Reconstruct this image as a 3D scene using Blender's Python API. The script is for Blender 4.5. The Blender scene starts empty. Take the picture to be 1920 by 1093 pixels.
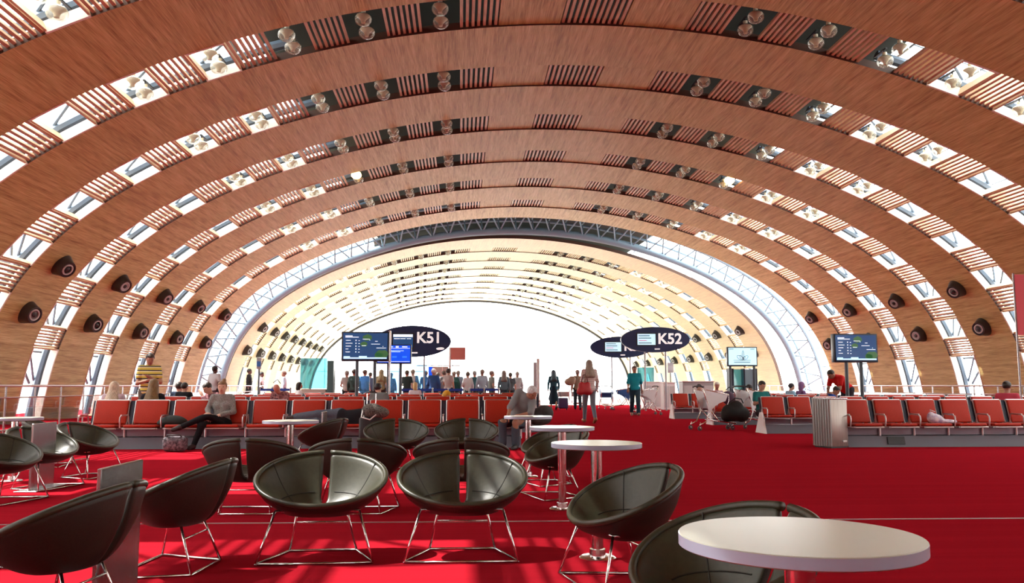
import bpy, bmesh, math, random
import numpy as np
from mathutils import Vector, Matrix, Euler

# ------------------------------------------------------------------ camera, sky, sun, exposure
SC = bpy.context.scene
COL = SC.collection
FPX, YAW, PIT, EYE = 1600.0, 0.0591, 0.11005, 1.05
cam_data = bpy.data.cameras.new('camera')
cam = bpy.data.objects.new('camera', cam_data)
COL.objects.link(cam)
cam.location = (0, 0, EYE)
cam.rotation_euler = (math.pi / 2 + PIT, 0, -YAW)
cam_data.sensor_width = 36.0
cam_data.lens = 36.0 * FPX / 1920.0
cam_data.clip_end = 400
SC.camera = cam

world = bpy.data.worlds.new('sky')
SC.world = world
world.use_nodes = True
bg = world.node_tree.nodes['Background']
bg.inputs['Color'].default_value = (1.0, 0.99, 0.95, 1)
bg.inputs['Strength'].default_value = 11.0

sun_data = bpy.data.lights.new('sun', 'SUN')
sun_data.energy = 11.0
sun_data.angle = math.radians(0.55)
sun_data.color = (1.0, 0.95, 0.88)
sun = bpy.data.objects.new('sun', sun_data)
COL.objects.link(sun)
SUN_DIR = Vector((0.50, -0.05, -0.80)).normalized()
sun.rotation_euler = SUN_DIR.to_track_quat('-Z', 'Y').to_euler()
sun.location = (-30, 30, 40)

SC.view_settings.view_transform = 'Standard'
SC.view_settings.look = 'None'
SC.view_settings.gamma = 1.0
SC.view_settings.use_curve_mapping = False
SC.view_settings.exposure = 0.0
SC.cycles.transparent_max_bounces = 16
SC.cycles.max_bounces = 8
SC.cycles.diffuse_bounces = 5
SC.cycles.caustics_reflective = False
SC.cycles.caustics_refractive = False
SC.cycles.sample_clamp_indirect = 8.0

RNG = random.Random(7)
R3 = Euler(cam.rotation_euler).to_matrix()


def ray(px, py):
    return R3 @ Vector(((px - 960) / FPX, -(py - 546.5) / FPX, -1.0))


def at(px, py, Y):
    d = ray(px, py)
    return Vector((0, 0, EYE)) + d * (Y / d.y)


def ground(px, py, z=0.0):
    d = ray(px, py)
    return Vector((0, 0, EYE)) + d * ((z - EYE) / d.z)


def col_at(px, Y):
    """point on the floor below pixel column px (read at the horizon) at depth Y"""
    p = at(px, 723, Y)
    return Vector((p.x, Y, 0))


# ------------------------------------------------------------------ materials
MATS = {}


def mat(name, color, rough=0.5, metal=0.0, spec=0.5, emit=None, estr=0.0, coat=0.0, alpha=None):
    if name in MATS:
        return MATS[name]
    m = bpy.data.materials.new(name)
    m.use_nodes = True
    b = m.node_tree.nodes['Principled BSDF']
    b.inputs['Base Color'].default_value = (*color, 1)
    b.inputs['Roughness'].default_value = rough
    b.inputs['Metallic'].default_value = metal
    b.inputs['Specular IOR Level'].default_value = spec
    b.inputs['Coat Weight'].default_value = coat
    if emit:
        b.inputs['Emission Color'].default_value = (*emit, 1)
        b.inputs['Emission Strength'].default_value = estr
    m.diffuse_color = (*color, 1)
    MATS[name] = m
    return m


def nodes(m):
    return m.node_tree.nodes, m.node_tree.links, m.node_tree.nodes['Principled BSDF']


def noise_mat(name, c1, c2, scale=30, rough=0.6, metal=0.0, bump=0.0, detail=3, coord='Object', spec=0.5, stretch=(1, 1, 1)):
    if name in MATS:
        return MATS[name]
    m = mat(name, c1, rough, metal, spec)
    N, L, b = nodes(m)
    tc = N.new('ShaderNodeTexCoord')
    mp = N.new('ShaderNodeMapping')
    mp.inputs['Scale'].default_value = stretch
    L.new(tc.outputs[coord], mp.inputs['Vector'])
    nz = N.new('ShaderNodeTexNoise')
    nz.inputs['Scale'].default_value = scale
    nz.inputs['Detail'].default_value = detail
    L.new(mp.outputs['Vector'], nz.inputs['Vector'])
    rp = N.new('ShaderNodeValToRGB')
    rp.color_ramp.elements[0].position = 0.32
    rp.color_ramp.elements[1].position = 0.68
    rp.color_ramp.elements[0].color = (*c1, 1)
    rp.color_ramp.elements[1].color = (*c2, 1)
    L.new(nz.outputs['Fac'], rp.inputs['Fac'])
    L.new(rp.outputs['Color'], b.inputs['Base Color'])
    if bump:
        bp = N.new('ShaderNodeBump')
        bp.inputs['Strength'].default_value = bump
        bp.inputs['Distance'].default_value = 0.01
        L.new(nz.outputs['Fac'], bp.inputs['Height'])
        L.new(bp.outputs['Normal'], b.inputs['Normal'])
    return m


def wood_mat(name='wood_lining', lift=0.0):
    """narrow boards running along the hall; uv = (girth in metres, length in metres)"""
    m = mat(name, (0.5, 0.25, 0.11), 0.55, spec=0.3)
    w = (0.86, 0.76, 0.6)
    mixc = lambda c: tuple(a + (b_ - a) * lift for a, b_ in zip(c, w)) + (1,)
    N, L, b = nodes(m)
    uv = N.new('ShaderNodeUVMap')
    oi = N.new('ShaderNodeObjectInfo')
    off = N.new('ShaderNodeVectorMath'); off.operation = 'MULTIPLY_ADD'
    off.inputs[1].default_value = (1, 1, 1)
    cmb = N.new('ShaderNodeCombineXYZ')
    mul = N.new('ShaderNodeMath'); mul.operation = 'MULTIPLY'; mul.inputs[1].default_value = 37.0
    L.new(oi.outputs['Random'], mul.inputs[0])
    L.new(mul.outputs[0], cmb.inputs['X'])
    L.new(uv.outputs['UV'], off.inputs[0])
    L.new(cmb.outputs[0], off.inputs[2])
    mp = N.new('ShaderNodeMapping'); mp.inputs['Scale'].default_value = (9.0, 0.35, 1)
    L.new(off.outputs[0], mp.inputs['Vector'])
    n1 = N.new('ShaderNodeTexNoise'); n1.inputs['Scale'].default_value = 1.0; n1.inputs['Detail'].default_value = 5
    n1.inputs['Roughness'].default_value = 0.7
    L.new(mp.outputs[0], n1.inputs['Vector'])
    mp2 = N.new('ShaderNodeMapping'); mp2.inputs['Scale'].default_value = (70.0, 1.6, 1)
    L.new(off.outputs[0], mp2.inputs['Vector'])
    n2 = N.new('ShaderNodeTexNoise'); n2.inputs['Scale'].default_value = 1.0; n2.inputs['Detail'].default_value = 2
    L.new(mp2.outputs[0], n2.inputs['Vector'])
    mx = N.new('ShaderNodeMix'); mx.data_type = 'FLOAT'; mx.inputs[0].default_value = 0.42
    L.new(n1.outputs['Fac'], mx.inputs[2]); L.new(n2.outputs['Fac'], mx.inputs[3])
    rp = N.new('ShaderNodeValToRGB')
    e = rp.color_ramp.elements
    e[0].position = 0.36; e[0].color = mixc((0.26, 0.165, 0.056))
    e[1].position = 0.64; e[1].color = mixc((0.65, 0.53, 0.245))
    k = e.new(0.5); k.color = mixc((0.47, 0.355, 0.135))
    L.new(mx.outputs[0], rp.inputs['Fac'])
    L.new(rp.outputs['Color'], b.inputs['Base Color'])
    return m


def carpet_mat():
    m = mat('red_carpet', (0.42, 0.012, 0.022), 0.95, spec=0.0)
    N, L, b = nodes(m)
    tc = N.new('ShaderNodeTexCoord')
    nz = N.new('ShaderNodeTexNoise'); nz.inputs['Scale'].default_value = 900; nz.inputs['Detail'].default_value = 2
    L.new(tc.outputs['Object'], nz.inputs['Vector'])
    # thin darker ribs across the hall, in patches
    mp = N.new('ShaderNodeMapping'); mp.inputs['Scale'].default_value = (0.12, 9.0, 1)
    L.new(tc.outputs['Object'], mp.inputs['Vector'])
    n2 = N.new('ShaderNodeTexNoise'); n2.inputs['Scale'].default_value = 1.0; n2.inputs['Detail'].default_value = 4
    L.new(mp.outputs[0], n2.inputs['Vector'])
    ad = N.new('ShaderNodeMix'); ad.data_type = 'FLOAT'; ad.inputs[0].default_value = 0.55
    L.new(nz.outputs['Fac'], ad.inputs[2]); L.new(n2.outputs['Fac'], ad.inputs[3])
    rp = N.new('ShaderNodeValToRGB')
    e = rp.color_ramp.elements
    e[0].position = 0.35; e[0].color = (0.30, 0.009, 0.018, 1)
    e[1].position = 0.60; e[1].color = (0.36, 0.011, 0.021, 1)
    L.new(ad.outputs[0], rp.inputs['Fac'])
    L.new(rp.outputs['Color'], b.inputs['Base Color'])
    bp = N.new('ShaderNodeBump'); bp.inputs['Strength'].default_value = 0.3; bp.inputs['Distance'].default_value = 0.004
    L.new(nz.outputs['Fac'], bp.inputs['Height']); L.new(bp.outputs['Normal'], b.inputs['Normal'])
    return m


def glass_mat(name, tint, gloss=0.08, rough=0.02, diffuse=0.0, dcol=(1, 1, 1)):
    if name in MATS:
        return MATS[name]
    m = bpy.data.materials.new(name)
    m.use_nodes = True
    N, L = m.node_tree.nodes, m.node_tree.links
    N.clear()
    out = N.new('ShaderNodeOutputMaterial')
    tr = N.new('ShaderNodeBsdfTransparent'); tr.inputs['Color'].default_value = (*tint, 1)
    gl = N.new('ShaderNodeBsdfGlossy'); gl.inputs['Roughness'].default_value = rough
    mx = N.new('ShaderNodeMixShader')
    fr = N.new('ShaderNodeLayerWeight'); fr.inputs['Blend'].default_value = 0.25
    ml = N.new('ShaderNodeMath'); ml.operation = 'MULTIPLY_ADD'; ml.inputs[1].default_value = 0.5; ml.inputs[2].default_value = gloss
    L.new(fr.outputs['Fresnel'], ml.inputs[0]); L.new(ml.outputs[0], mx.inputs['Fac'])
    L.new(tr.outputs[0], mx.inputs[1]); L.new(gl.outputs[0], mx.inputs[2])
    last = mx
    if diffuse:
        df = N.new('ShaderNodeBsdfTranslucent'); df.inputs['Color'].default_value = (*dcol, 1)
        d2 = N.new('ShaderNodeBsdfDiffuse'); d2.inputs['Color'].default_value = (*dcol, 1)
        a = N.new('ShaderNodeMixShader'); a.inputs['Fac'].default_value = 0.5
        L.new(df.outputs[0], a.inputs[1]); L.new(d2.outputs[0], a.inputs[2])
        m2 = N.new('ShaderNodeMixShader'); m2.inputs['Fac'].default_value = diffuse
        L.new(mx.outputs[0], m2.inputs[1]); L.new(a.outputs[0], m2.inputs[2])
        last = m2
    L.new(last.outputs[0], out.inputs['Surface'])
    m.diffuse_color = (*tint, 0.3)
    MATS[name] = m
    return m


WOOD = wood_mat()
SLATWOOD = noise_mat('slat_wood', (0.44, 0.285, 0.17), (0.62, 0.43, 0.27), 3, .5, stretch=(4, .6, 4))
WOOD_GLARE = wood_mat('wood_lining_glare', 0.5)      # same wood, the far hall's overexposed glow mixed into its colour
CARPET = carpet_mat()
DARK = mat('roof_void', (0.018, 0.02, 0.018), 0.9)
DARKGREEN = mat('roof_deck', (0.035, 0.045, 0.035), 0.85)
EDGE = mat('dark_edge', (0.06, 0.025, 0.012), 0.6)
PALEWOOD = mat('pale_wood', (0.62, 0.45, 0.27), 0.5)
FRAMEP = mat('pale_reveal', (0.7, 0.66, 0.6), 0.5)
WHITE = mat('white_paint', (0.8, 0.8, 0.79), 0.4)
STEEL = mat('blue_grey_steel', (0.33, 0.43, 0.5), 0.4, 0.2)
RIBSTEEL = mat('rib_steel', (0.12, 0.17, 0.23), 0.45, 0.2)
CHROME = mat('chrome', (0.78, 0.77, 0.76), 0.14, 1.0)
BRUSHED = noise_mat('brushed_metal', (0.34, 0.32, 0.33), (0.44, 0.42, 0.43), 60, 0.25, 0.9, stretch=(1, 1, 0.02))
CLEAR = glass_mat('window_glass', (0.98, 0.99, 1.0), 0.02)
GLOBE = glass_mat('lamp_glass', (0.9, 0.9, 0.86), 0.04, 0.05, 0.22, (0.72, 0.74, 0.66))
GOLD = mat('lamp_reflector', (0.62, 0.58, 0.42), 0.45, 0.1)
LIT = mat('lit_bulb', (1, 0.8, 0.45), 0.3, emit=(1.0, 0.6, 0.2), estr=14)
BLACK = mat('black_plastic', (0.02, 0.021, 0.023), 0.45)
LEATHER = noise_mat('olive_leather', (0.030, 0.031, 0.017), (0.040, 0.041, 0.023), 40, 0.4, 0, 0.05, spec=0.5)
LEATHER_BACK = noise_mat('brown_shell', (0.022, 0.015, 0.011), (0.03, 0.021, 0.015), 120, 0.5, 0, 0.05, spec=0.35)
SEAM = mat('seam_thread', (0.018, 0.017, 0.012), 0.7)
TABLETOP = mat('white_laminate', (0.40, 0.42, 0.35), 0.24)
TABLE_EDGE = mat('grey_table_edge', (0.34, 0.38, 0.5), 0.35)
REDSEAT = noise_mat('red_vinyl', (0.40, 0.022, 0.008), (0.47, 0.03, 0.011), 90, 0.5, 0, 0.08, spec=0.25)
SEATFRAME = mat('seat_frame_metal', (0.62, 0.6, 0.6), 0.28, 0.9)
BEAM = mat('beam_grey', (0.26, 0.22, 0.27), 0.4, 0.3)
PLINTH = mat('plinth_grey', (0.16, 0.17, 0.21), 0.55)
NAVY = mat('navy_panel', (0.012, 0.016, 0.04), 0.5)
SKIN = mat('skin', (0.56, 0.33, 0.235), 0.5)
SKIN_TAN = mat('skin_tan', (0.36, 0.18, 0.11), 0.5)
SKIN_DARK = mat('skin_dark', (0.10, 0.05, 0.035), 0.5)


# ------------------------------------------------------------------ mesh helpers
class MB:
    def __init__(s):
        s.v, s.f, s.m, s.uv = [], [], [], {}

    def add(s, vs, fs, mi=0, uvs=None):
        o = len(s.v)
        s.v += [tuple(p) for p in vs]
        for f in fs:
            s.f.append(tuple(i + o for i in f)); s.m.append(mi)
        if uvs:
            for i, u in enumerate(uvs):
                s.uv[o + i] = u
        return s

    def box(s, c, d, rot=None, mi=0):
        c = Vector(c)
        vs = []
        for x in (-.5, .5):
            for y in (-.5, .5):
                for z in (-.5, .5):
                    p = Vector((x * d[0], y * d[1], z * d[2]))
                    if rot is not None:
                        p = rot @ p
                    vs.append(c + p)
        return s.add(vs, [(0, 1, 3, 2), (4, 6, 7, 5), (0, 4, 5, 1), (2, 3, 7, 6), (0, 2, 6, 4), (1, 5, 7, 3)], mi)

    def rbox(s, c, d, r=0.02, seg=2, rot=None, mi=0):
        bm = bmesh.new()
        bmesh.ops.create_cube(bm, size=1)
        for v in bm.verts:
            v.co = Vector((v.co.x * d[0], v.co.y * d[1], v.co.z * d[2]))
        bmesh.ops.bevel(bm, geom=bm.edges[:], offset=min(r, min(d) * 0.49), segments=seg, affect='EDGES', profile=0.5)
        bm.verts.index_update()
        M = rot if rot is not None else Matrix.Identity(3)
        vs = [Vector(c) + M @ v.co for v in bm.verts]
        fs = [tuple(v.index for v in f.verts) for f in bm.faces]
        bm.free()
        return s.add(vs, fs, mi)

    def tube(s, pts, r, n=8, closed=False, mi=0, cap=True):
        pts = [Vector(p) for p in pts]
        k = len(pts)
        rad = r if isinstance(r, (list, tuple)) else [r] * k
        vs, fs = [], []
        up = None
        for i, p in enumerate(pts):
            if closed:
                t = (pts[(i + 1) % k] - pts[i - 1]).normalized()
            else:
                t = (pts[min(i + 1, k - 1)] - pts[max(i - 1, 0)]).normalized()
            if up is None:
                a = Vector((0, 0, 1)) if abs(t.z) < 0.9 else Vector((1, 0, 0))
                up = (a - t * a.dot(t)).normalized()
            else:
                up = (up - t * up.dot(t))
                up = up.normalized() if up.length > 1e-6 else Vector((1, 0, 0))
            b = t.cross(up)
            for j in range(n):
                a = 2 * math.pi * j / n
                vs.append(p + (up * math.cos(a) + b * math.sin(a)) * rad[i])
        for i in range(k if closed else k - 1):
            i2 = (i + 1) % k
            for j in range(n):
                j2 = (j + 1) % n
                fs.append((i * n + j, i * n + j2, i2 * n + j2, i2 * n + j))
        if not closed and cap:
            fs.append(tuple(range(n))[::-1]); fs.append(tuple((k - 1) * n + j for j in range(n)))
        return s.add(vs, fs, mi)

    def lathe(s, prof, n=24, c=(0, 0, 0), mi=0, M=None):
        """prof: list of (r, z)"""
        vs, fs = [], []
        k = len(prof)
        for r, z in prof:
            for j in range(n):
                a = 2 * math.pi * j / n
                p = Vector((r * math.cos(a), r * math.sin(a), z))
                if M is not None:
                    p = M @ p
                vs.append(Vector(c) + p)
        for i in range(k - 1):
            for j in range(n):
                j2 = (j + 1) % n
                fs.append((i * n + j, i * n + j2, (i + 1) * n + j2, (i + 1) * n + j))
        if prof[0][0] > 1e-4:
            fs.append(tuple(range(n))[::-1])
        if prof[-1][0] > 1e-4:
            fs.append(tuple((k - 1) * n + j for j in range(n)))
        return s.add(vs, fs, mi)

    def prism(s, poly, z0, z1, M=None, mi=0):
        """poly: 2-D outline, extruded z0..z1, then moved by 4x4 M"""
        n = len(poly)
        vs = [Vector((x, y, z0)) for x, y in poly] + [Vector((x, y, z1)) for x, y in poly]
        if M is not None:
            vs = [M @ v for v in vs]
        fs = [tuple(range(n))[::-1], tuple(range(n, 2 * n))]
        fs += [(i, (i + 1) % n, n + (i + 1) % n, n + i) for i in range(n)]
        return s.add(vs, fs, mi)

    def mesh(s, name, mats, smooth=False):
        me = bpy.data.meshes.new(name)
        me.from_pydata(s.v, [], s.f)
        for m in (mats if isinstance(mats, (list, tuple)) else [mats]):
            me.materials.append(m)
        if len(set(s.m)) > 1 or (s.m and s.m[0]):
            me.polygons.foreach_set('material_index', s.m)
        if s.uv:
            l = me.uv_layers.new(name='UVMap')
            vi = np.zeros(len(me.loops), dtype=np.int32)
            me.loops.foreach_get('vertex_index', vi)
            arr = np.array([s.uv.get(i, (0, 0)) for i in range(len(s.v))], dtype=np.float32)
            l.data.foreach_set('uv', arr[vi].ravel())
        if smooth:
            me.polygons.foreach_set('use_smooth', [True] * len(me.polygons))
            if smooth != 'all':
                me.set_sharp_from_angle(angle=math.radians(smooth if isinstance(smooth, (int, float)) and smooth > 1 else 40))
        me.update()
        return me


def link(name, data, parent=None, M=None, **props):
    o = bpy.data.objects.new(name, data)
    COL.objects.link(o)
    if parent is not None:
        o.parent = parent
    if M is not None:
        o.matrix_basis = M
    for k, v in props.items():
        o[k] = v
    return o


def part(name, mb, m, parent, smooth=False, label=None):
    o = link(name, mb.mesh(name, m, smooth), parent)
    if label:
        o['label'] = label
    return o


def thing(name, label, cat, loc=(0, 0, 0), rz=0.0, group=None, data=None):
    o = link(name, data, None, Matrix.Translation(Vector(loc)) @ Matrix.Rotation(rz, 4, 'Z'))
    o['label'] = label
    o['category'] = cat
    if group:
        o['group'] = group
    return o


def dup(root, M, label, group=None):
    r = root.copy(); COL.objects.link(r)
    r.matrix_basis = M
    r['label'] = label
    if group:
        r['group'] = group
    for ch in list(root.children):
        c = ch.copy(); COL.objects.link(c); c.parent = r
        for g in ch.children:
            d = g.copy(); COL.objects.link(d); d.parent = c
    return r


def TR(loc, rz=0.0):
    return Matrix.Translation(Vector(loc)) @ Matrix.Rotation(rz, 4, 'Z')


# ------------------------------------------------------------------ the vault
PTS = [(0, 9.236), (3.405, 9.032), (5.086, 8.747), (6.732, 8.34), (8.266, 7.825), (9.76, 7.176), (11.329, 6.445),
       (12.57, 5.53), (13.897, 4.428), (14.683, 3.073), (15.22, 1.516), (15.5, 0.0)]
_s = [0.0]
for a, b in zip(PTS, PTS[1:]):
    _s.append(_s[-1] + math.hypot(b[0] - a[0], b[1] - a[1]) * (1.004 if len(_s) < 3 else 1.0))
_s = np.array(_s)
_X = np.array([p[0] for p in PTS]); _Z = np.array([p[1] for p in PTS])
_A = np.stack([_s ** 1, _s ** 3, _s ** 5, _s ** 7, _s ** 9], 1) / np.array([1, 1e2, 1e4, 1e6, 1e8])
CX = np.linalg.lstsq(_A, _X, rcond=None)[0]
_B = np.stack([_s ** 2, _s ** 4, _s ** 6, _s ** 8], 1) / np.array([1, 1e2, 1e4, 1e6])
CZ = np.linalg.lstsq(_B, _Z - 9.236, rcond=None)[0]
SFLOOR = float(_s[-1])
SK = {k: float(_s[k]) for k in range(1, 11)}
_m = (SK[10] - SK[1]) / 9
SK = {k: SK[1] + _m * (k - 1) for k in range(1, 11)}


def prof0(s):
    a = abs(s)
    x = CX[0] * a + CX[1] * a ** 3 / 1e2 + CX[2] * a ** 5 / 1e4 + CX[3] * a ** 7 / 1e6 + CX[4] * a ** 9 / 1e8
    z = 9.236 + CZ[0] * a ** 2 + CZ[1] * a ** 4 / 1e2 + CZ[2] * a ** 6 / 1e4 + CZ[3] * a ** 8 / 1e6
    return (x if s >= 0 else -x), z


def prof(s, off=0.0, y=0.0):
    x, z = prof0(s)
    x1, z1 = prof0(s - 0.02); x2, z2 = prof0(s + 0.02)
    tx, tz = x2 - x1, z2 - z1
    l = math.hypot(tx, tz)
    nx, nz = -tz / l, tx / l
    return Vector((x + nx * off, y, z + nz * off))


while prof0(SFLOOR)[1] > 0:
    SFLOOR += 0.02
while prof0(SFLOOR)[1] < 0:
    SFLOOR -= 0.01
HALF = 0.775      # half slot width
PITCH = 4.0
OPEN = 0.40       # half opening along the girth


def sheet(mb, s0, s1, y0, y1, o0, o1, n, mi=0, mi_edge=None):
    """a curved slab of the lining"""
    mi_edge = mi if mi_edge is None else mi_edge
    ss = [s0 + (s1 - s0) * i / n for i in range(n + 1)]
    vs, uv = [], []
    for s in ss:
        for (o, y) in ((o0, y0), (o0, y1), (o1, y1), (o1, y0)):
            vs.append(prof(s, o, y)); uv.append((s, y))
    inner, outer, edges = [], [], []
    for i in range(n):
        a, b = i * 4, i * 4 + 4
        inner.append((a, a + 1, b + 1, b))
        outer.append((a + 2, a + 3, b + 3, b + 2))
        edges += [(a + 1, a + 2, b + 2, b + 1), (a + 3, a, b, b + 3)]
    e = n * 4
    edges += [(3, 2, 1, 0), (e, e + 1, e + 2, e + 3)]
    mb.add(vs, inner, mi, uv)
    mb.add(vs, outer + edges, mi_edge, uv)


def slat_box(mb, s, w, o0, o1, y0, y1, mi=0):
    vs, uv = [], []
    for y in (y0, y1):
        for (ds, o) in ((-w / 2, o0), (w / 2, o0), (w / 2, o1), (-w / 2, o1)):
            vs.append(prof(s + ds, o, y)); uv.append((s * 3 + ds + o, y))
    mb.add(vs, [(0, 3, 2, 1), (4, 5, 6, 7), (0, 1, 5, 4), (1, 2, 6, 5), (2, 3, 7, 6), (3, 0, 4, 7)], mi, uv)


def band_mesh(width, y0):
    mb = MB()
    sheet(mb, -SFLOOR, SFLOOR, y0, y0 + width, 0.0, 0.17, 110, 0, 1)
    return mb.mesh('wood_band', [WOOD, EDGE], 30)


def group_mesh(s0, s1, n):
    mb = MB()
    p = (s1 - s0) / n
    for i in range(n):
        slat_box(mb, s0 + (i + 0.5) * p, p * 0.50, 0.05, 0.13, -HALF, HALF)
    return mb.mesh('slats', SLATWOOD)


def plain_mesh(s0, s1):
    mb = MB()
    sheet(mb, s0, s1, -HALF, HALF, 0.035, 0.10, 8)
    return mb.mesh('plain_panel', WOOD, 30)


def win_range(k):
    return (SK[k] - OPEN, SK[k] + OPEN) if k < 10 else (SK[10] - 0.62, SFLOOR)


def window_frame_mesh(k, sg):
    s0, s1 = win_range(k)
    mb = MB()
    for y in (-HALF + 0.03, HALF - 0.03):       # pale reveals along both bands
        n = 6
        for i in range(n):
            a, b = s0 + (s1 - s0) * i / n, s0 + (s1 - s0) * (i + 1) / n
            vs = [prof(sg * q, o, y + d) for q in (a, b) for (o, d) in ((-0.01, -.03), (-0.01, .03), (0.2, .03), (0.2, -.03))]
            mb.add(vs, [(0, 1, 5, 4), (1, 2, 6, 5), (2, 3, 7, 6), (3, 0, 4, 7)], 0)
    for q in (s0 + 0.02, s1 - 0.02):
        vs = [prof(sg * (q + d), o, y) for y in (-HALF, HALF) for (o, d) in ((0.02, -.02), (0.02, .02), (0.2, .02), (0.2, -.02))]
        mb.add(vs, [(0, 3, 2, 1), (4, 5, 6, 7), (0, 1, 5, 4), (1, 2, 6, 5), (2, 3, 7, 6), (3, 0, 4, 7)], 1)
    # mullions of the outer glazing
    lo, hi = SK[k] - _m / 2, (SK[k] + _m / 2 if k < 10 else SFLOOR)
    for y in (-1.0, 1.0):
        mb.tube([prof(sg * lo, 1.0, y), prof(sg * hi, 1.0, y)], 0.03, 6, mi=2)
    mb.tube([prof(sg * lo, 1.0, -2), prof(sg * lo, 1.0, 2)], 0.03, 6, mi=2)
    return mb.mesh('window_frame', [FRAMEP, PALEWOOD, STEEL])


def pane_mesh(k, sg):
    lo, hi = SK[k] - _m / 2, (SK[k] + _m / 2 if k < 10 else SFLOOR)
    mb = MB()
    n = 3
    vs = [prof(sg * (lo + (hi - lo) * i / n), 1.02, y) for i in range(n + 1) for y in (-2, 2)]
    mb.add(vs, [(2 * i, 2 * i + 1, 2 * i + 3, 2 * i + 2) for i in range(n)])
    return mb.mesh('pane', CLEAR)


def truss_mesh(sg):
    mb = MB()
    s0, s1 = SK[3], SFLOOR
    n = 40
    for y, r, o in ((HALF + 0.16, 0.12, 0.42), (-HALF - 0.1, 0.07, 0.75)):
        mb.tube([prof(sg * (s0 + (s1 - s0) * i / n), o, y) for i in range(n + 1)], r, 8)
    for k in range(4, 11):
        s = SK[k]
        top = prof(sg * (s - 0.42), 0.42, 0.0)
        mb.tube([top, prof(sg * (s + 0.42), 0.8, -0.1)], 0.035, 6)
        mb.tube([top, prof(sg * (s + 0.42), 0.5, HALF + .1)], 0.035, 6)
        mb.tube([prof(sg * (s - 0.42), 0.42, HALF - .12), prof(sg * (s - 0.42), 0.42, -HALF - .3)], 0.035, 6)
        if k > 7:
            mb.tube([prof(sg * (s - 0.5), 0.5, -HALF), prof(sg * (s + 0.5), 0.5, HALF - .12)], 0.04, 6)
    return mb.mesh('rib_truss', RIBSTEEL, 40)


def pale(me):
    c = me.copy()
    c.materials[0] = WOOD_GLARE  # far copies get the wood with glare in its colour
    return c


BAND = band_mesh(PITCH - 2 * HALF, HALF)
GROUPS = [group_mesh(-0.72, 0.72, 11)]
for sg in (1, -1):
    edges = [(2.12, SK[1] - OPEN)] + [(SK[k] + OPEN, win_range(k + 1)[0]) for k in range(1, 10)]
    for a, b in edges:
        GROUPS.append(group_mesh(*sorted((sg * a, sg * b)), 7))
PLAINS = [plain_mesh(0.72, 2.12), plain_mesh(-2.12, -0.72)]
WINF = {(k, sg): window_frame_mesh(k, sg) for k in range(4, 11) for sg in (1, -1)}
WINP = {(k, sg): pane_mesh(k, sg) for k in range(4, 11) for sg in (1, -1)}
TRUSS = {sg: truss_mesh(sg) for sg in (1, -1)}

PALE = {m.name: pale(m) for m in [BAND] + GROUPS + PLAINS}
CEN = 2.923
M1 = Matrix.Translation((CEN, 0, 0))
M2 = Matrix.Translation((CEN, 43.5, 0)) @ Matrix.Rotation(math.radians(2.6), 4, 'Z') @ Matrix.Translation((0, -43.5, 0))
Y0 = 17.8
RINGS1 = [Y0 + 4 * k for k in range(-6, 6)]       # -6.2 ... 37.8
RINGS2 = [51.0 + 4 * k for k in range(8)]
_wn = [0]; _tn = [0]


def ring(M, Y, far=False):
    MY = M @ Matrix.Translation((0, Y, 0))
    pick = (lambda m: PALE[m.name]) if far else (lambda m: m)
    link('ceiling', pick(BAND), None, MY, kind='structure')
    for g in GROUPS + PLAINS:
        _tn[0] += 1
        link('trim_%d' % _tn[0], pick(g), None, MY, kind='structure')
    for sg in (1, -1):
        _tn[0] += 1
        link('trim_%d' % _tn[0], TRUSS[sg], None, MY, kind='structure')
        for k in range(4, 11):
            _wn[0] += 1
            w = link('window_%d' % _wn[0], WINF[k, sg], None, MY, kind='structure')
            link('pane', WINP[k, sg], w)


for Y in RINGS1:
    ring(M1, Y)
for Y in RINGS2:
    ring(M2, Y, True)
# lead-in bands: behind the first ring, and before the first ring past the steel arch
LEAD = band_mesh(3.2, HALF)
link('ceiling', LEAD, None, M1 @ Matrix.Translation((0, RINGS1[0] - HALF * 2 - 3.2, 0)), kind='structure')
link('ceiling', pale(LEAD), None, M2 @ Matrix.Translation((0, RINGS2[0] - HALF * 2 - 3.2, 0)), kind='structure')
# opaque roof over the crown
for M, ya, yb in ((M1, -12, 44.0), (M2, 44.0, 82)):
    mb = MB()
    sheet(mb, -7.55, 7.55, ya, yb, 1.25, 1.4, 40)
    link('roof', mb.mesh('roof', [DARKGREEN], 30), None, M, kind='structure')

# steel arch between the two halls
mb = MB()
n = 96
ss = [-SFLOOR + 2 * SFLOOR * i / n for i in range(n + 1)]
mb.tube([prof(s, 0.14, 45.4) for s in ss], 0.21, 12)
mb.tube([prof(s, 0.85, 44.2) for s in ss], 0.10, 8)
mb.tube([prof(s, 0.85, 46.2) for s in ss], 0.07, 8)
k = 44
tt = [-SFLOOR + 2 * SFLOOR * i / k for i in range(k + 1)]
for i in range(k):
    mb.tube([prof(tt[i], 0.12, 45.4), prof((tt[i] + tt[i + 1]) / 2, 0.85, 44.2)], 0.04, 6)
    mb.tube([prof((tt[i] + tt[i + 1]) / 2, 0.85, 44.2), prof(tt[i + 1], 0.12, 45.4)], 0.04, 6)
    mb.tube([prof(tt[i], 0.12, 45.4), prof(tt[i], 0.85, 46.2)], 0.04, 6)
    mb.tube([prof(tt[i], 1.0, 42.0), prof(tt[i], 1.0, 46.6)], 0.035, 6)
mb.tube([prof(s, 1.0, 42.2) for s in ss], 0.05, 6)
link('trim_arch', mb.mesh('steel_arch', mat('arch_steel', (0.2, 0.29, 0.36), 0.4, 0.2), 40), None, M1, kind='structure')
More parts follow.
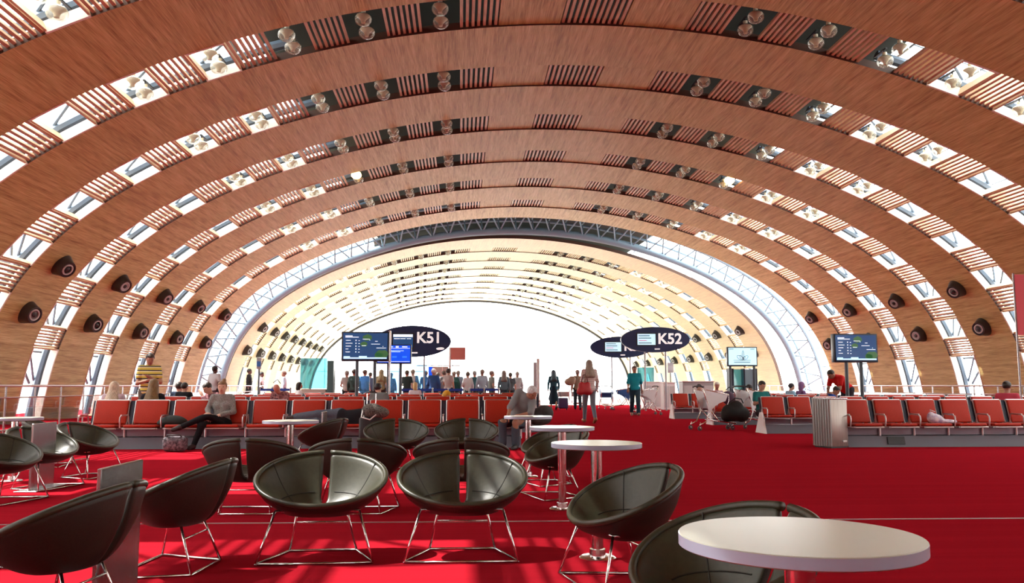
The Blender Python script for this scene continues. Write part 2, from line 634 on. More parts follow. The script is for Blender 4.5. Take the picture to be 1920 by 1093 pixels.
for sg in (1, -1):
    mb = MB()
    q = [7.4 + (SFLOOR - 7.4) * i / 16 for i in range(17)]
    mb.add([prof(sg * s, 1.02, y) for s in q for y in (39.8, 48.9)], [(2 * i, 2 * i + 1, 2 * i + 3, 2 * i + 2) for i in range(16)])
    _wn[0] += 1
    link('window_%d' % _wn[0], mb.mesh('arch_glazing', CLEAR), None, M1, kind='structure')


def end_wall(M, Y, flip):
    mb = MB()
    n = 60
    ss = [-SFLOOR + 2 * SFLOOR * i / n for i in range(n + 1)]
    mb.tube([prof(s, -0.05, Y) for s in ss], 0.14, 6)
    for i in range(-7, 8):
        x = i * 2.0
        zt = max(prof0(s)[1] for s in ss if abs(prof0(s)[0] - x) < 0.6)
        mb.box((x, Y + 0.1, zt / 2), (0.05, 0.08, zt), mi=1)
    for z in (2.4, 4.8, 7.0):
        xw = max((prof0(s)[0] for s in ss if abs(prof0(s)[1] - z) < 0.45), default=10)
        mb.box((0, Y + 0.1, z), (2 * xw, 0.06, 0.05), mi=1)
    _wn[0] += 1
    w = link('window_%d' % _wn[0], mb.mesh('end_frame', [mat('frame_dark', (0.05, 0.05, 0.06), 0.5), WHITE]), None, M, kind='structure')
    p = MB()
    p.add([prof(s, 0, Y + 0.05) for s in ss], [tuple(range(n + 1))])
    link('pane', p.mesh('end_pane', CLEAR), w)


end_wall(M2, 82.0, 1)
mb = MB()
_q = [-SFLOOR + 2 * SFLOOR * i / 60 for i in range(61)]
mb.prism([prof(q, 0.3).xz[:] for q in _q], 0, 0.3, Matrix(((1, 0, 0, 0), (0, 0, -1, -10.9), (0, 1, 0, 0), (0, 0, 0, 1))))
link('rear_light_block', mb.mesh('rear_light_block', mat('light_block_paint', (0.4, 0.33, 0.26), 0.7)), None, M1, kind='structure')  # unseen wall added behind the camera to hold back daylight

# floor: red carpet in the near hall, unseen floor past the steel arch made pale to bounce neutral light; seam strip
mb = MB()
mb.box((0.2, 72.0, -0.1), (36, 50, 0.2))
link('floor_bounce', mb.mesh('floor_bounce', noise_mat('pale_bounce_floor', (0.62, 0.6, 0.55), (0.72, 0.7, 0.65), 2, 0.35)), None, None, kind='structure')
mb = MB()
mb.box((1.2, 17.5, -0.1), (36, 59, 0.2))
fl = link('floor', mb.mesh('floor', CARPET), None, None, kind='structure')
mb = MB()
a, b = ground(-20, 984.5), ground(1940, 972)
d = (b - a).normalized()
a, b = a - d * 4, b + d * 4
mb.box((a + b) / 2 + Vector((0, 0, 0.002)), ((b - a).length, 0.018, 0.006), Matrix.Rotation(math.atan2(d.y, d.x), 3, 'Z'))
link('trim_floor', mb.mesh('floor_strip', mat('strip_metal', (0.5, 0.42, 0.42), 0.35, 0.8)), None, None, kind='structure')

ORD = ['first', 'second', 'third', 'fourth', 'fifth', 'sixth', 'seventh', 'eighth', 'ninth', 'tenth']
SIDE = {1: 'litter-bin side', -1: 'striped-shirt-man side'}


# ------------------------------------------------------------------ ceiling lamps
def lamp_meshes():
    g = MB()
    prof_ = [(0.0, -0.15), (0.05, -0.146), (0.10, -0.128), (0.145, -0.095), (0.172, -0.05), (0.18, 0.0), (0.172, 0.045), (0.14, 0.09), (0.10, 0.115), (0.06, 0.13)]
    g.lathe(prof_, 22)
    r = MB()
    r.lathe([(0.045, -0.09), (0.05, -0.04), (0.075, 0.0), (0.14, 0.06), (0.148, 0.07), (0.12, 0.09), (0.05, 0.13), (0.05, 0.2), (0.0, 0.2)], 18)
    b = MB()
    b.tube([(0, 0, 0.15), (0, 0, 0.27)], 0.02, 6)
    b.box((0, 0.19, 0.27), (0.05, 0.56, 0.03))
    return g.mesh('glass_globe', GLOBE, 'all'), r.mesh('reflector', GOLD, 40), b.mesh('lamp_bracket', BLACK)


LG, LR, LB = lamp_meshes()
_litg = MB(); _litg.lathe([(0.0, -0.15), (0.10, -0.128), (0.172, -0.05), (0.18, 0.0), (0.14, 0.09), (0.06, 0.13)], 22)
LITM = _litg.mesh('lit_globe', LIT, 'all')
_f = MB()
_f.lathe([(0.0, -0.15), (0.10, -0.128), (0.172, -0.05), (0.18, 0.0), (0.172, 0.045), (0.14, 0.09), (0.06, 0.13)], 12, mi=0)
_f.lathe([(0.05, -0.06), (0.075, 0.0), (0.14, 0.06), (0.05, 0.13), (0.03, 0.27), (0.0, 0.27)], 10, mi=1)
_f.box((0, 0.19, 0.27), (0.05, 0.56, 0.03), mi=2)
FARLAMP = _f.mesh('ceiling_lamp', [GLOBE, GOLD, BLACK], 'all')


def place_lamp(M, Y, k, sg, e, label, group, far=False, lit=False):
    p = prof(sg * SK[k], 0.03, Y + e * 0.34)
    MM = M @ Matrix.Translation(p) @ Matrix.Rotation(0 if e > 0 else math.pi, 4, 'Z')
    o = link('ceiling_lamp', FARLAMP if far else None, None, MM, label=label, category='lamp', group=group)
    if not far:
        link('glass_globe', LITM if lit else LG, o)
        if not lit:
            link('reflector', LR, o)
        link('lamp_bracket', LB, o)


for i, Y in enumerate(RINGS1[5:]):
    for sg in (1, -1):
        for k in range(1, 6):
            for e in (-1, 1):
                if i == 0 and (sg > 0 or k < 4):
                    continue
                lit = (i == 4 and k == 3 and e == (-1))
                lb = '%s globe lamp, %s of pair in %s opening from crown, %s rib, %s' % (
                    'glowing amber' if lit else 'clear', 'nearer' if e < 0 else 'farther', ORD[k - 1], ORD[i], SIDE[sg])
                place_lamp(M1, Y, k, sg, e, lb, 'globe lamps in the rib openings', False, lit)
for i, Y in enumerate(RINGS2):
    for sg in (1, -1):
        for k in range(1, 6):
            for e in (-1, 1):
                lb = 'far globe lamp past steel arch, %s rib, %s opening, %s of pair, %s' % (
                    ORD[i], ORD[k - 1], 'nearer' if e < 0 else 'farther', SIDE[sg])
                place_lamp(M2, Y, k, sg, e, lb, 'distant globe lamps past the steel arch', True)


# ------------------------------------------------------------------ black air nozzles on the wood bands
def nozzle_meshes():
    h = MB()
    h.lathe([(0.34, -0.05), (0.33, 0.03), (0.27, 0.2), (0.235, 0.34), (0.225, 0.36), (0.19, 0.36), (0.18, 0.32), (0.0, 0.30)], 26)
    r = MB()
    r.lathe([(0.165, 0.325), (0.16, 0.35), (0.125, 0.35), (0.12, 0.325)], 26)
    c = MB()
    c.lathe([(0.07, 0.30), (0.065, 0.34), (0.03, 0.36), (0.0, 0.362)], 16)
    return h.mesh('housing', mat('nozzle_black', (0.03, 0.032, 0.034), 0.4), 40), r.mesh('ring', mat('nozzle_ring', (0.55, 0.58, 0.6), 0.35), 40), c.mesh('core', BLACK, 40)


NH, NR, NC = nozzle_meshes()


def place_nozzle(M, Y, s, sg, label):
    p = prof(sg * s, 0.02, Y)
    x1 = prof(sg * s, 0, Y) - prof(sg * s, 1, Y)      # into the hall
    axis = (x1.normalized() + Vector((0, -0.35, 0.12))).normalized()
    q = axis.to_track_quat('Z', 'Y').to_matrix().to_4x4()
    o = link('air_nozzle', None, None, M @ Matrix.Translation(p) @ q, label=label, category='air vent', group='black air nozzles on the wood bands')
    link('housing', NH, o); link('ring', NR, o); link('core', NC, o)


for M, RR, tag_ in ((M1, RINGS1[5:], ''), (M2, [RINGS2[0] - 4] + RINGS2[:7], 'far ')):
    for i, Y in enumerate(RR):
        for sg in (1, -1):
            if not tag_ and (i < 2 or (sg > 0 and i < 3)):
                continue
            for s, nm in ((SK[8] + 0.12, 'upper'), (SK[9] + 0.05, 'lower')):
                place_nozzle(M, Y + 2.0, s, sg, '%s%s round black air nozzle on %s wood band%s, %s' % (
                    tag_, nm, ORD[i], ' past the steel arch' if tag_ else '', SIDE[sg]))


# ------------------------------------------------------------------ lounge chairs (split-back leather shells on wire sleds)
def shell_surface():
    """inner surface of the shell as rows of points: r from the seat centre to the rim, theta round; the back is slit in the middle"""
    A, BF, BB = 0.385, 0.25, 0.28
    nt, nr = 56, 12
    th = [-math.pi + 0.03 + (2 * math.pi - 0.06) * i / nt for i in range(nt + 1)]     # 0 = front
    rs = [0.0] + [0.12 + 0.88 * (i / (nr - 1)) for i in range(nr)]

    def pt(r, t):
        x = A * math.sin(t)
        c = math.cos(t)
        y = -BF * c if c > 0 else -BB * c
        zr = 0.352 + 0.262 * ((1 - c) / 2) ** 0.95
        zs = 0.298
        g = max(0.0, (r - 0.44) / 0.56) ** 1.3
        # the seat runs out almost flat to the front lip, the back stands up
        flat = 0.5 + 0.5 * c
        rr = r
        wide = 1.0 + 0.10 * math.sin(math.pi * min(1, r)) * (1 - flat)
        z = zs + (zr - zs) * g
        return Vector((x * rr * wide, y * rr * wide + 0.02, z))
    return th, rs, pt


def make_chair(label):
    th, rs, pt = shell_surface()
    nt = len(th) - 1
    mb = MB()
    inner = [[pt(r, t) for t in th] for r in rs]
    # slit: the two edge columns meet near the seat and part towards the rim
    for i, r in enumerate(rs):
        h = 0.0 if r < 0.50 else 0.021
        for j, sgn in ((0, -1), (nt, 1)):
            p = inner[i][j]
            p.x = sgn * h
            if h:
                p.z -= 0.0
    T = 0.045
    outer = []
    for i, r in enumerate(rs):
        row = []
        for j, t in enumerate(th):
            e = 0.02
            a = pt(min(1, r + e), t) - pt(max(0.0, r - e), t)
            b = pt(max(r, .05), t + e) - pt(max(r, .05), t - e)
            nrm = a.cross(b)
            if r < 0.05 or nrm.length < 1e-9:
                nrm = Vector((0, 0, -1))
            nrm.normalize()
            if nrm.z > 0:
                nrm = -nrm
            q = inner[i][j] + nrm * (T * (1.0 if r < 0.9 else 0.75))
            if j in (0, nt):
                q.x = inner[i][j].x
            row.append(q)
        outer.append(row)
    vs, idx = [], {}

    def vid(layer, i, j):
        if i == 0:
            j = 0
        if rs[i] < 0.50 and j == nt:
            j = 0
        key = (layer, i, j)
        if key not in idx:
            idx[key] = len(vs)
            p = (inner if layer == 0 else outer)[i][j].copy()
            if rs[i] < 0.50 and j == 0:
                p.x = 0.0
            vs.append(p)
        return idx[key]
    fin, fout = [], []
    for i in range(len(rs) - 1):
        for j in range(nt):
            q = [vid(0, i, j), vid(0, i, j + 1), vid(0, i + 1, j + 1), vid(0, i + 1, j)]
            q2 = [vid(1, i, j), vid(1, i + 1, j), vid(1, i + 1, j + 1), vid(1, i, j + 1)]
            for q_, lst in ((q, fin), (q2, fout)):
                u = []
                for w in q_:
                    if w not in u:
                        u.append(w)
                if len(u) > 2:
                    lst.append(tuple(u))
    R = len(rs) - 1
    for j in range(nt):
        fout.append((vid(0, R, j), vid(0, R, j + 1), vid(1, R, j + 1), vid(1, R, j)))
    for i in range(R):
        if rs[i + 1] < 0.50:
            continue
        for j in (0, nt):
            q = [vid(0, i, j), vid(0, i + 1, j), vid(1, i + 1, j), vid(1, i, j)]
            u = []
            for w in q:
                if w not in u:
                    u.append(w)
            fout.append(tuple(u if j == 0 else u[::-1]))
    mb.add(vs, fin, 0)
    o = len(mb.v) - len(vs)
    for f in fout:
        mb.f.append(tuple(a + o for a in f)); mb.m.append(1)
    me = mb.mesh('shell', [LEATHER, LEATHER_BACK], 'all')
    bm = bmesh.new(); bm.from_mesh(me)
    bmesh.ops.recalc_face_normals(bm, faces=bm.faces[:])
    bm.to_mesh(me); bm.free()
    root = thing('lounge_chair', label, 'chair', group='split-back lounge chairs')
    sh = link('shell', me, root)
    md = sh.modifiers.new('round', 'SUBSURF'); md.levels = 1; md.render_levels = 1
    # rim piping + seams
    r1 = MB()
    for seg in (range(0, nt + 1),):
        r1.tube([inner[R][j] * 0.5 + outer[R][j] * 0.5 + Vector((0, 0, 0.003)) for j in seg], 0.017, 8)
    part('rim', r1, LEATHER, root, 'all')
    sm = MB()
    for sgn in (-1, 1):
        t0 = sgn * 2.15
        sm.tube([pt(0.12 + 0.88 * q / 12, t0) + Vector((0, 0, 0.001)) for q in range(13)], 0.0035, 5)
    sm.tube([pt(0.62, -2.9 + 5.8 * q / 40) + Vector((0, 0, 0.002)) for q in range(41) if abs(-2.9 + 5.8 * q / 40) > 1.2 and q < 20], 0.0035, 5)
    sm.tube([pt(0.62, -2.9 + 5.8 * q / 40) + Vector((0, 0, 0.002)) for q in range(41) if abs(-2.9 + 5.8 * q / 40) > 1.2 and q > 20], 0.0035, 5)
    part('seam', sm, SEAM, root)
    F = [(-0.34, -0.22, 0.008), (0.34, -0.22, 0.008), (0.21, 0.2, 0.008), (-0.21, 0.2, 0.008)]
    T_ = [(-0.25, -0.13, 0.30), (0.25, -0.13, 0.30), (0.15, 0.1, 0.28), (-0.15, 0.1, 0.28)]
    for f, t in zip(F, T_):
        l = MB(); l.tube([t, Vector(t).lerp(Vector(f), .5), Vector(f)], 0.0075, 8)
        part('leg', l, CHROME, root, 'all')
    b = MB()
    b.tube([F[0], F[1], F[2], F[3]], 0.0075, 8, closed=True)
    b.tube([Vector(F[2]).lerp(Vector(T_[2]), .68), Vector(F[3]).lerp(Vector(T_[3]), .68)], 0.006, 8)
    b.tube([T_[0], T_[1], T_[2], T_[3]], 0.007, 8, closed=True)
    part('sled_base', b, CHROME, root, 'all')
    return root


CHAIR = None


def chair(px, Y, rz, label):
    global CHAIR
    p = col_at(px, Y)
    M = TR((p.x, Y, 0), math.radians(rz))
    if CHAIR is None:
        CHAIR = make_chair(label)
        CHAIR.matrix_basis = M
    else:
        dup(CHAIR, M, label)


chair(606, 5.46, 2, 'olive lounge chair facing us, second from the shiny table, slit showing red carpet')
chair(868, 5.46, -1, 'olive lounge chair facing us, beside the turned chair at the round table')
chair(1155, 4.62, -78, 'olive lounge chair turned sideways beside the two tall round tables')
chair(1330, 3.0, -72, 'olive lounge chair mostly hidden by the nearest white round table')
chair(128, 4.0, -97, 'large brown chair back in the near corner beside the metal slab post')
chair(338, 5.2, -96, 'brown chair seen from its side, behind the near metal slab post')
chair(479, 7.45, 178, 'chair with its brown back to us, first of three in that row')
chair(674, 7.4, 181, 'chair with its brown back to us, middle of three in that row')
chair(866, 7.4, 180, 'chair with its brown back to us, third of that row')
chair(744, 11.0, 3, 'olive chair facing us in front of the lying traveller')
chair(875, 11.0, -2, 'olive chair facing us in front of the seated man in grey')
chair(604, 11.6, -112, 'brown chair seen from behind at the far white round table')
chair(1036, 8.3, -74, 'olive chair facing sideways under the tall round table, nearer of two')
chair(1024, 9.4, -72, 'olive chair facing sideways under the tall round table, farther of two')
chair(15, 8.2, 76, 'olive chair cut by the picture edge, in front of the small far table')
chair(92, 9.3, 76, 'olive chair beside the farther slab post, facing the empty carpet')
chair(176, 10.4, 78, 'olive chair just behind the farther metal slab post')
chair(98, 11.8, 100, 'brown chair half hidden behind the farther slab post')
chair(-42, 12.6, 80, 'chair with only its tip showing at the picture edge')


# ------------------------------------------------------------------ round tables
def make_table(label):
    root = thing('round_table', label, 'table', group='white round tables')
    D, H = 0.28, 0.70
    t = MB()
    t.lathe([(0.0, H - 0.03), (D - 0.004, H - 0.03), (D, H - 0.027), (D, H - 0.002), (D - 0.002, H), (0.0, H)], 64)
    for i, f in enumerate(t.f):
        zz = [t.v[j][2] for j in f]
        t.m[i] = 1 if (max(zz) - min(zz) > 0.01) else 0
    part('table_top', t, [TABLETOP, TABLE_EDGE], root, 40)
    c = MB()
    c.lathe([(0.036, 0.012), (0.036, H - 0.04)], 24)
    part('column', c, CHROME, root, 40)
    p = MB(); p.lathe([(0.0, H - 0.045), (0.11, H - 0.042), (0.11, H - 0.03), (0, H - 0.03)], 28)
    part('mounting_plate', p, BLACK, root, 40)
    b = MB(); b.lathe([(0.0, 0.0), (0.112, 0.0), (0.112, 0.01), (0.10, 0.018), (0.05, 0.02), (0.048, 0.06), (0.037, 0.06)], 40)
    part('base_disc', b, CHROME, root, 40)
    return root


TABLE = None


def table(px, Y, label):
    global TABLE
    p = col_at(px, Y)
    if TABLE is None:
        TABLE = make_table(label); TABLE.matrix_basis = TR(p)
    else:
        dup(TABLE, TR(p), label)


table(1487, 2.03, 'large nearest white round table with dark chair tucked behind it')
table(1117, 5.32, 'tall white round table on chrome column beside the sideways olive chair')
table(1053, 7.4, 'white round table standing over the two sideways chairs')
table(990, 10.0, 'white round table with a paper on it by the seated grey man')
table(547, 8.9, 'white round table in front of the lying traveller in jeans')
table(33, 9.9, 'small white round table by the railing, behind the row of olive chairs')


def slab_post(X, Y, L, label):
    o = thing('slab_post', label, 'post', (X, Y, 0), 0, 'brushed metal slab posts')
    b = MB(); b.rbox((0, 0, 0.34), (0.02, L, 0.66), 0.004, 1)
    part('slab', b, BRUSHED, o)
    b = MB(); b.rbox((0, 0, 0.006), (0.22, L + 0.16, 0.012), 0.004, 1)
    part('floor_plate', b, BRUSHED, o)
    return o


slab_post(-1.66, 4.36, 0.52, 'near brushed metal slab post between the two brown chairs')
slab_post(-4.30, 9.2, 0.5, 'farther brushed metal slab post between the olive chairs by the railing')
slab_post(-2.02, 12.9, 0.4, 'small metal slab post beside the far round table')


# ------------------------------------------------------------------ red bench rows
def seat_meshes(pitch):
    w = pitch - 0.13
    cu = MB()
    cu.rbox((0, -0.22, 0.375), (w, 0.46, 0.05), 0.022, 3, Euler((math.radians(-3), 0, 0)).to_matrix())
    bk = MB()
    rot = Euler((math.radians(-16), 0, 0)).to_matrix()
    bk.rbox((0, 0.075, 0.60), (w, 0.05, 0.41), 0.022, 3, rot)
    fr = MB()
    for sx in (-1, 1):
        x = sx * (w / 2 + 0.012)
        fr.tube([(x, -0.45, 0.345), (x, -0.1, 0.34), (x, -0.01, 0.37), (x, 0.04, 0.45), (x, 0.14, 0.80)], 0.012, 6)
    fr.tube([(-w / 2, -0.455, 0.345), (w / 2, -0.455, 0.345)], 0.012, 6)
    fr.tube([(-w / 2, 0.14, 0.803), (w / 2, 0.14, 0.803)], 0.010, 6)
    fr.box((0, -0.2, 0.343), (w, 0.46, 0.016))
    bp = MB()
    bp.box((0, 0.115, 0.60), (pitch * 0.995, 0.012, 0.40), rot, 0)
    return cu.mesh('seat_cushion', REDSEAT, 40), bk.mesh('backrest', REDSEAT, 40), fr.mesh('seat_frame', SEATFRAME, 40), bp.mesh('back_panel', NAVY)


def arm_mesh():
    a = MB()
    a.tube([(0, -0.02, 0.40), (0, -0.05, 0.53), (0, -0.09, 0.56), (0, -0.36, 0.55), (0, -0.41, 0.53), (0, -0.42, 0.48), (0, -0.40, 0.36)], 0.013, 8)
    a.rbox((0, -0.22, 0.563), (0.035, 0.3, 0.014), 0.006, 1)
    return a.mesh('armrest', SEATFRAME, 40)


ARM = arm_mesh()
_p = MB(); _p.tube([(0, 0, 0.345), (0, 0, 0.15)], 0.02, 8)
BRACKET = _p.mesh('beam_bracket', SEATFRAME, 40)
SEATS = {}


def bench(x0, Y, n, pitch, label, both=False, end_white=None):
    """x0: left edge of the first seat; the plinth front stands at Y; seats face the camera"""
    if pitch not in SEATS:
        SEATS[pitch] = seat_meshes(pitch)
    cu, bk, fr, bp = SEATS[pitch]
    L = n * pitch
    o = thing('bench', label, 'bench', (x0, Y, 0), 0, 'rows of red seats')
    dep = 0.9 if both else 0.55
    b = MB()
    prof_ = [(0.0, 0.0), (0.05, 0.19), (dep - 0.05, 0.19), (dep, 0.0)]
    MM = Matrix(((0, 0, 1, 0), (1, 0, 0, 0), (0, 1, 0, 0), (0, 0, 0, 1)))
    b.prism(prof_, 0.0, L, MM)
    part('plinth', b, PLINTH, o)
    b = MB()
    b.box((L / 2, 0.19, 0.26), (L, 0.1, 0.11))
    if both:
        b.box((L / 2, dep - 0.19, 0.26), (L, 0.1, 0.11))
    part('beam', b, BEAM, o)
    oy = 0.30
    if end_white is not None:
        for xx in end_white:
            e = MB()
            sgn = -1 if xx == 0 else 1
            MM2 = Matrix.Translation((xx * L, 0, 0)) @ MM
            e.prism([(-0.05, 0.0), (0.16, 0.46), (0.30, 0.46), (dep + 0.05, 0.0)], -0.035 if xx == 0 else 0, 0 if xx == 0 else 0.035, MM2)
            part('end_panel', e, WHITE, o, label='white end panel')
    for i in range(n):
        x = (i + 0.5) * pitch
        for flip in ((0, 1) if both else (0,)):
            M = Matrix.Translation((x, oy if not flip else dep - oy, 0)) @ Matrix.Rotation(math.pi * flip, 4, 'Z')
            link('seat_cushion', cu, o, M); link('backrest', bk, o, M); link('seat_frame', fr, o, M)
            if not flip:
                link('back_panel', bp, o, M)
    for i in range(n + 1):
        link('armrest', ARM, o, Matrix.Translation((i * pitch, oy, 0)))
        link('beam_bracket', BRACKET, o, Matrix.Translation((i * pitch, 0.11, 0)))
    return o


YB1 = 14.75
XL1 = at(166, 723, YB1 + 0.2).x
PL = 0.667
bench(XL1, YB1, 11, PL, 'nearest red bench row with the cross-legged woman and the lying traveller', True)
for Y, n, x0, lb in ((19.6, 14, 240, 'second red bench row, behind the cross-legged woman'),
                     (24.2, 14, 316, 'third red bench row, behind the sleeping man in plaid'),
                     (29.0, 14, 366, 'farthest red bench row, before the boarding queue')):
    Xr = at(1012, 723, Y).x
    k0 = 14
    bench(Xr - k0 * PL, Y, k0, PL, lb)
PR = 0.615
YR1 = 14.5
XR1 = at(1577, 723, YR1 + 0.2).x
bench(XR1, YR1, 9, PR, 'red bench row starting beside the metal litter bin', True)
XR2 = at(1428, 723, 18.9).x
bench(XR2, 18.7, 11, PR, 'red bench row with white end panel, behind the litter bin', False, (0,))
XR3 = at(1334, 723, 23).x
bench(XR3, 22.9, 12, PR, 'red bench row half hidden behind the loaded luggage trolleys', False, (0,))
XR4 = at(1262, 723, 27.3).x
bench(XR4, 27.2, 9, PR, 'short-looking far red bench with white end panel by the trolleys', False, (0,))


# ------------------------------------------------------------------ litter bin
def litter_bin():
    p = col_at(1547, 14.75)
    o = thing('litter_bin', 'tall brushed metal litter bin with fluted front at the bench end', 'bin', (p.x - .02, 14.55, 0), math.radians(22))
    w = 0.42
    b = MB(); b.rbox((0, 0, 0.42), (w - 0.03, w - 0.02, 0.80), 0.012, 2)
    part('body', b, noise_mat('bin_bronze', (0.33, 0.29, 0.26), (0.42, 0.38, 0.34), 30, 0.35, 0.7, stretch=(1, 1, 0.05)), o, 40)
    f = MB()
    for i in range(7):
        f.tube([(-w / 2 + 0.012, -w / 2 + 0.04 + i * 0.056, 0.03), (-w / 2 + 0.012, -w / 2 + 0.04 + i * 0.056, 0.83)], 0.036, 12)
    part('fluted_panel', f, mat('fluted_metal', (0.24, 0.235, 0.225), 0.3, 0.75), o, 40)
    t = MB(); t.rbox((0, 0, 0.83), (w, w, 0.03), 0.01, 2)
    part('lid', t, BRUSHED, o, 40)
    t = MB(); t.rbox((0.1, -w / 2 + 0.0, 0.11), (0.09, 0.02, 0.03), 0.003, 1)
    part('lock_plate', t, WHITE, o)
    t = MB(); t.box((0, 0, 0.012), (w - 0.04, w - 0.04, 0.024))
    part('foot_plate', t, BLACK, o)


litter_bin()

# ------------------------------------------------------------------ railings along both window walls
def railing(X, y0, y1, step, label):
    o = thing('railing', label, 'railing', (X, 0, 0))
    b = MB(); b.tube([(0, y0, 1.05), (0, y1, 1.05)], 0.026, 10)
    part('handrail', b, SEATFRAME, o, 40)
    b = MB(); b.tube([(0, y0, 0.80), (0, y1, 0.80)], 0.014, 8); b.tube([(0, y0, 0.12), (0, y1, 0.12)], 0.014, 8)
    part('glass_rail', b, SEATFRAME, o, 40)
    y = y0
    pm = MB(); pm.box((0, 0, 0.515), (0.02, 0.055, 1.03)); pm.rbox((0, 0, 0.008), (0.1, 0.12, 0.016), 0.004, 1)
    pme = pm.mesh('post', BRUSHED)
    gm = MB(); gm.box((0, step / 2, 0.46), (0.01, step - 0.12, 0.66))
    gme = gm.mesh('glass_panel', glass_mat('rail_glass', (0.93, 0.96, 0.95), 0.05))
    while y <= y1 + 0.01:
        link('post', pme, o, Matrix.Translation((0, y, 0)))
        if y + step <= y1 + 0.01:
            link('glass_panel', gme, o, Matrix.Translation((0, y, 0)))
        y += step
    return o


railing(-9.6, 10.0, 42.5, 1.25, 'steel railing with glass panels behind the olive chairs')
railing(15.6, 17.2, 43.0, 1.155, 'steel railing with posts behind the red benches by the litter bin')


# ------------------------------------------------------------------ people: one continuous skinned surface each, clothes as child meshes
def surface_nets(F, lo, h):
    """F: (nx,ny,nz) values at grid corners, negative inside -> verts, quads"""
    S = F < 0
    nx, ny, nz = F.shape
    c = np.zeros((nx - 1, ny - 1, nz - 1), dtype=np.int32)
    for dx in (0, 1):
        for dy in (0, 1):
            for dz in (0, 1):
                c += S[dx:nx - 1 + dx, dy:ny - 1 + dy, dz:nz - 1 + dz]
    act = (c > 0) & (c < 8)
    ids = -np.ones(act.shape, dtype=np.int64)
    cells = np.argwhere(act)
    ids[act] = np.arange(len(cells))
    acc = np.zeros((len(cells), 3)); cnt = np.zeros(len(cells))
    corners = [(dx, dy, dz) for dx in (0, 1) for dy in (0, 1) for dz in (0, 1)]
    for a in corners:
        for ax in range(3):
            if a[ax]:
                continue
            b = list(a); b[ax] = 1
            fa = F[cells[:, 0] + a[0], cells[:, 1] + a[1], cells[:, 2] + a[2]]
            fb = F[cells[:, 0] + b[0], cells[:, 1] + b[1], cells[:, 2] + b[2]]
            m = (fa < 0) != (fb < 0)
            t = np.where(m, fa / np.where(m, fa - fb, 1), 0)
            p = np.array(a, float)[None].repeat(len(cells), 0)
            p[:, ax] += t
            acc[m] += p[m]; cnt[m] += 1
    V = (cells + acc / cnt[:, None]) * h + lo
    quads = []
    for ax in range(3):
        o1, o2 = [(1, 2), (2, 0), (0, 1)][ax]
        sl = [slice(1, -1)] * 3
        sl[ax] = slice(0, F.shape[ax] - 1)
        A = S[tuple(sl)]
        sl2 = list(sl); sl2[ax] = slice(1, F.shape[ax])
        B = S[tuple(sl2)]
        m = np.argwhere(A != B)
        if not len(m):
            continue
        base = m.copy(); base[:, o1] += 1; base[:, o2] += 1
        inside = A[m[:, 0], m[:, 1], m[:, 2]]

        def cid(d1, d2):
            q = base.copy(); q[:, o1] -= d1; q[:, o2] -= d2
            return ids[q[:, 0], q[:, 1], q[:, 2]]
        q = np.stack([cid(1, 1), cid(0, 1), cid(0, 0), cid(1, 0)], 1)
        q[~inside] = q[~inside][:, ::-1]
        quads.append(q)
    return V, np.concatenate(quads)


class SDF:
    def __init__(s):
        s.p = []

    def cap(s, a, b, r1, r2=None, k=0.03):
        s.p.append(('c', np.array(a, float), np.array(b, float), r1, r1 if r2 is None else r2, k)); return s

    def ell(s, c, r, M=None, k=0.02):
        s.p.append(('e', np.array(c, float), np.array(r, float), np.eye(3) if M is None else np.array(M), 0, k)); return s

    def bounds(s):
        lo, hi = np.full(3, 1e9), np.full(3, -1e9)
        for q in s.p:
            if q[0] == 'c':
                m = max(q[3], q[4])
                lo = np.minimum(lo, np.minimum(q[1], q[2]) - m); hi = np.maximum(hi, np.maximum(q[1], q[2]) + m)
            else:
                m = max(q[2]); lo = np.minimum(lo, q[1] - m); hi = np.maximum(hi, q[1] + m)
        return lo, hi

    def ev(s, P):
        d = None
        for q in s.p:
            if q[0] == 'c':
                a, b = q[1], q[2]
                ab = b - a
                t = np.clip(((P - a) @ ab) / max(ab @ ab, 1e-9), 0, 1)
                v = np.linalg.norm(P - a - t[..., None] * ab, axis=-1) - (q[3] + (q[4] - q[3]) * t)
            else:
                L = (P - q[1]) @ q[3]
                k0 = np.linalg.norm(L / q[2], axis=-1); k1 = np.linalg.norm(L / q[2] ** 2, axis=-1)
                v = k0 * (k0 - 1) / np.maximum(k1, 1e-9)
            if d is None:
                d = v
            else:
                k = q[5]
                hh = np.clip(0.5 + 0.5 * (d - v) / k, 0, 1)
                d = v * hh + d * (1 - hh) - k * hh * (1 - hh)
        return d

    def mesh(s, name, m, h, inflate=0.0, cut=None):
        lo, hi = s.bounds()
        lo = lo - inflate - 2.5 * h; hi = hi + inflate + 2.5 * h
        n = np.ceil((hi - lo) / h).astype(int) + 1
        g = np.stack(np.meshgrid(*[lo[i] + h * np.arange(n[i]) for i in range(3)], indexing='ij'), -1)
        F = s.ev(g) - inflate
        if cut is not None:
            F = np.maximum(F, cut(g))
        F[0], F[-1], F[:, 0], F[:, -1], F[:, :, 0], F[:, :, -1] = (1,) * 6
        F = np.where(np.abs(F) < 1e-6, 1e-6, F)
        V, Q = surface_nets(F, lo, h)
        me = bpy.data.meshes.new(name)
        me.from_pydata(V.tolist(), [], Q.tolist())
        me.materials.append(m)
        me.polygons.foreach_set('use_smooth', [True] * len(me.polygons))
        me.update()
        return me


def lerp(a, b, t):
    return np.array(a) * (1 - t) + np.array(b) * t


def rotx(a):
    return np.array([[1, 0, 0], [0, math.cos(a), -math.sin(a)], [0, math.sin(a), math.cos(a)]])


def rotz(a):
    return np.array([[math.cos(a), -math.sin(a), 0], [math.sin(a), math.cos(a), 0], [0, 0, 1]])


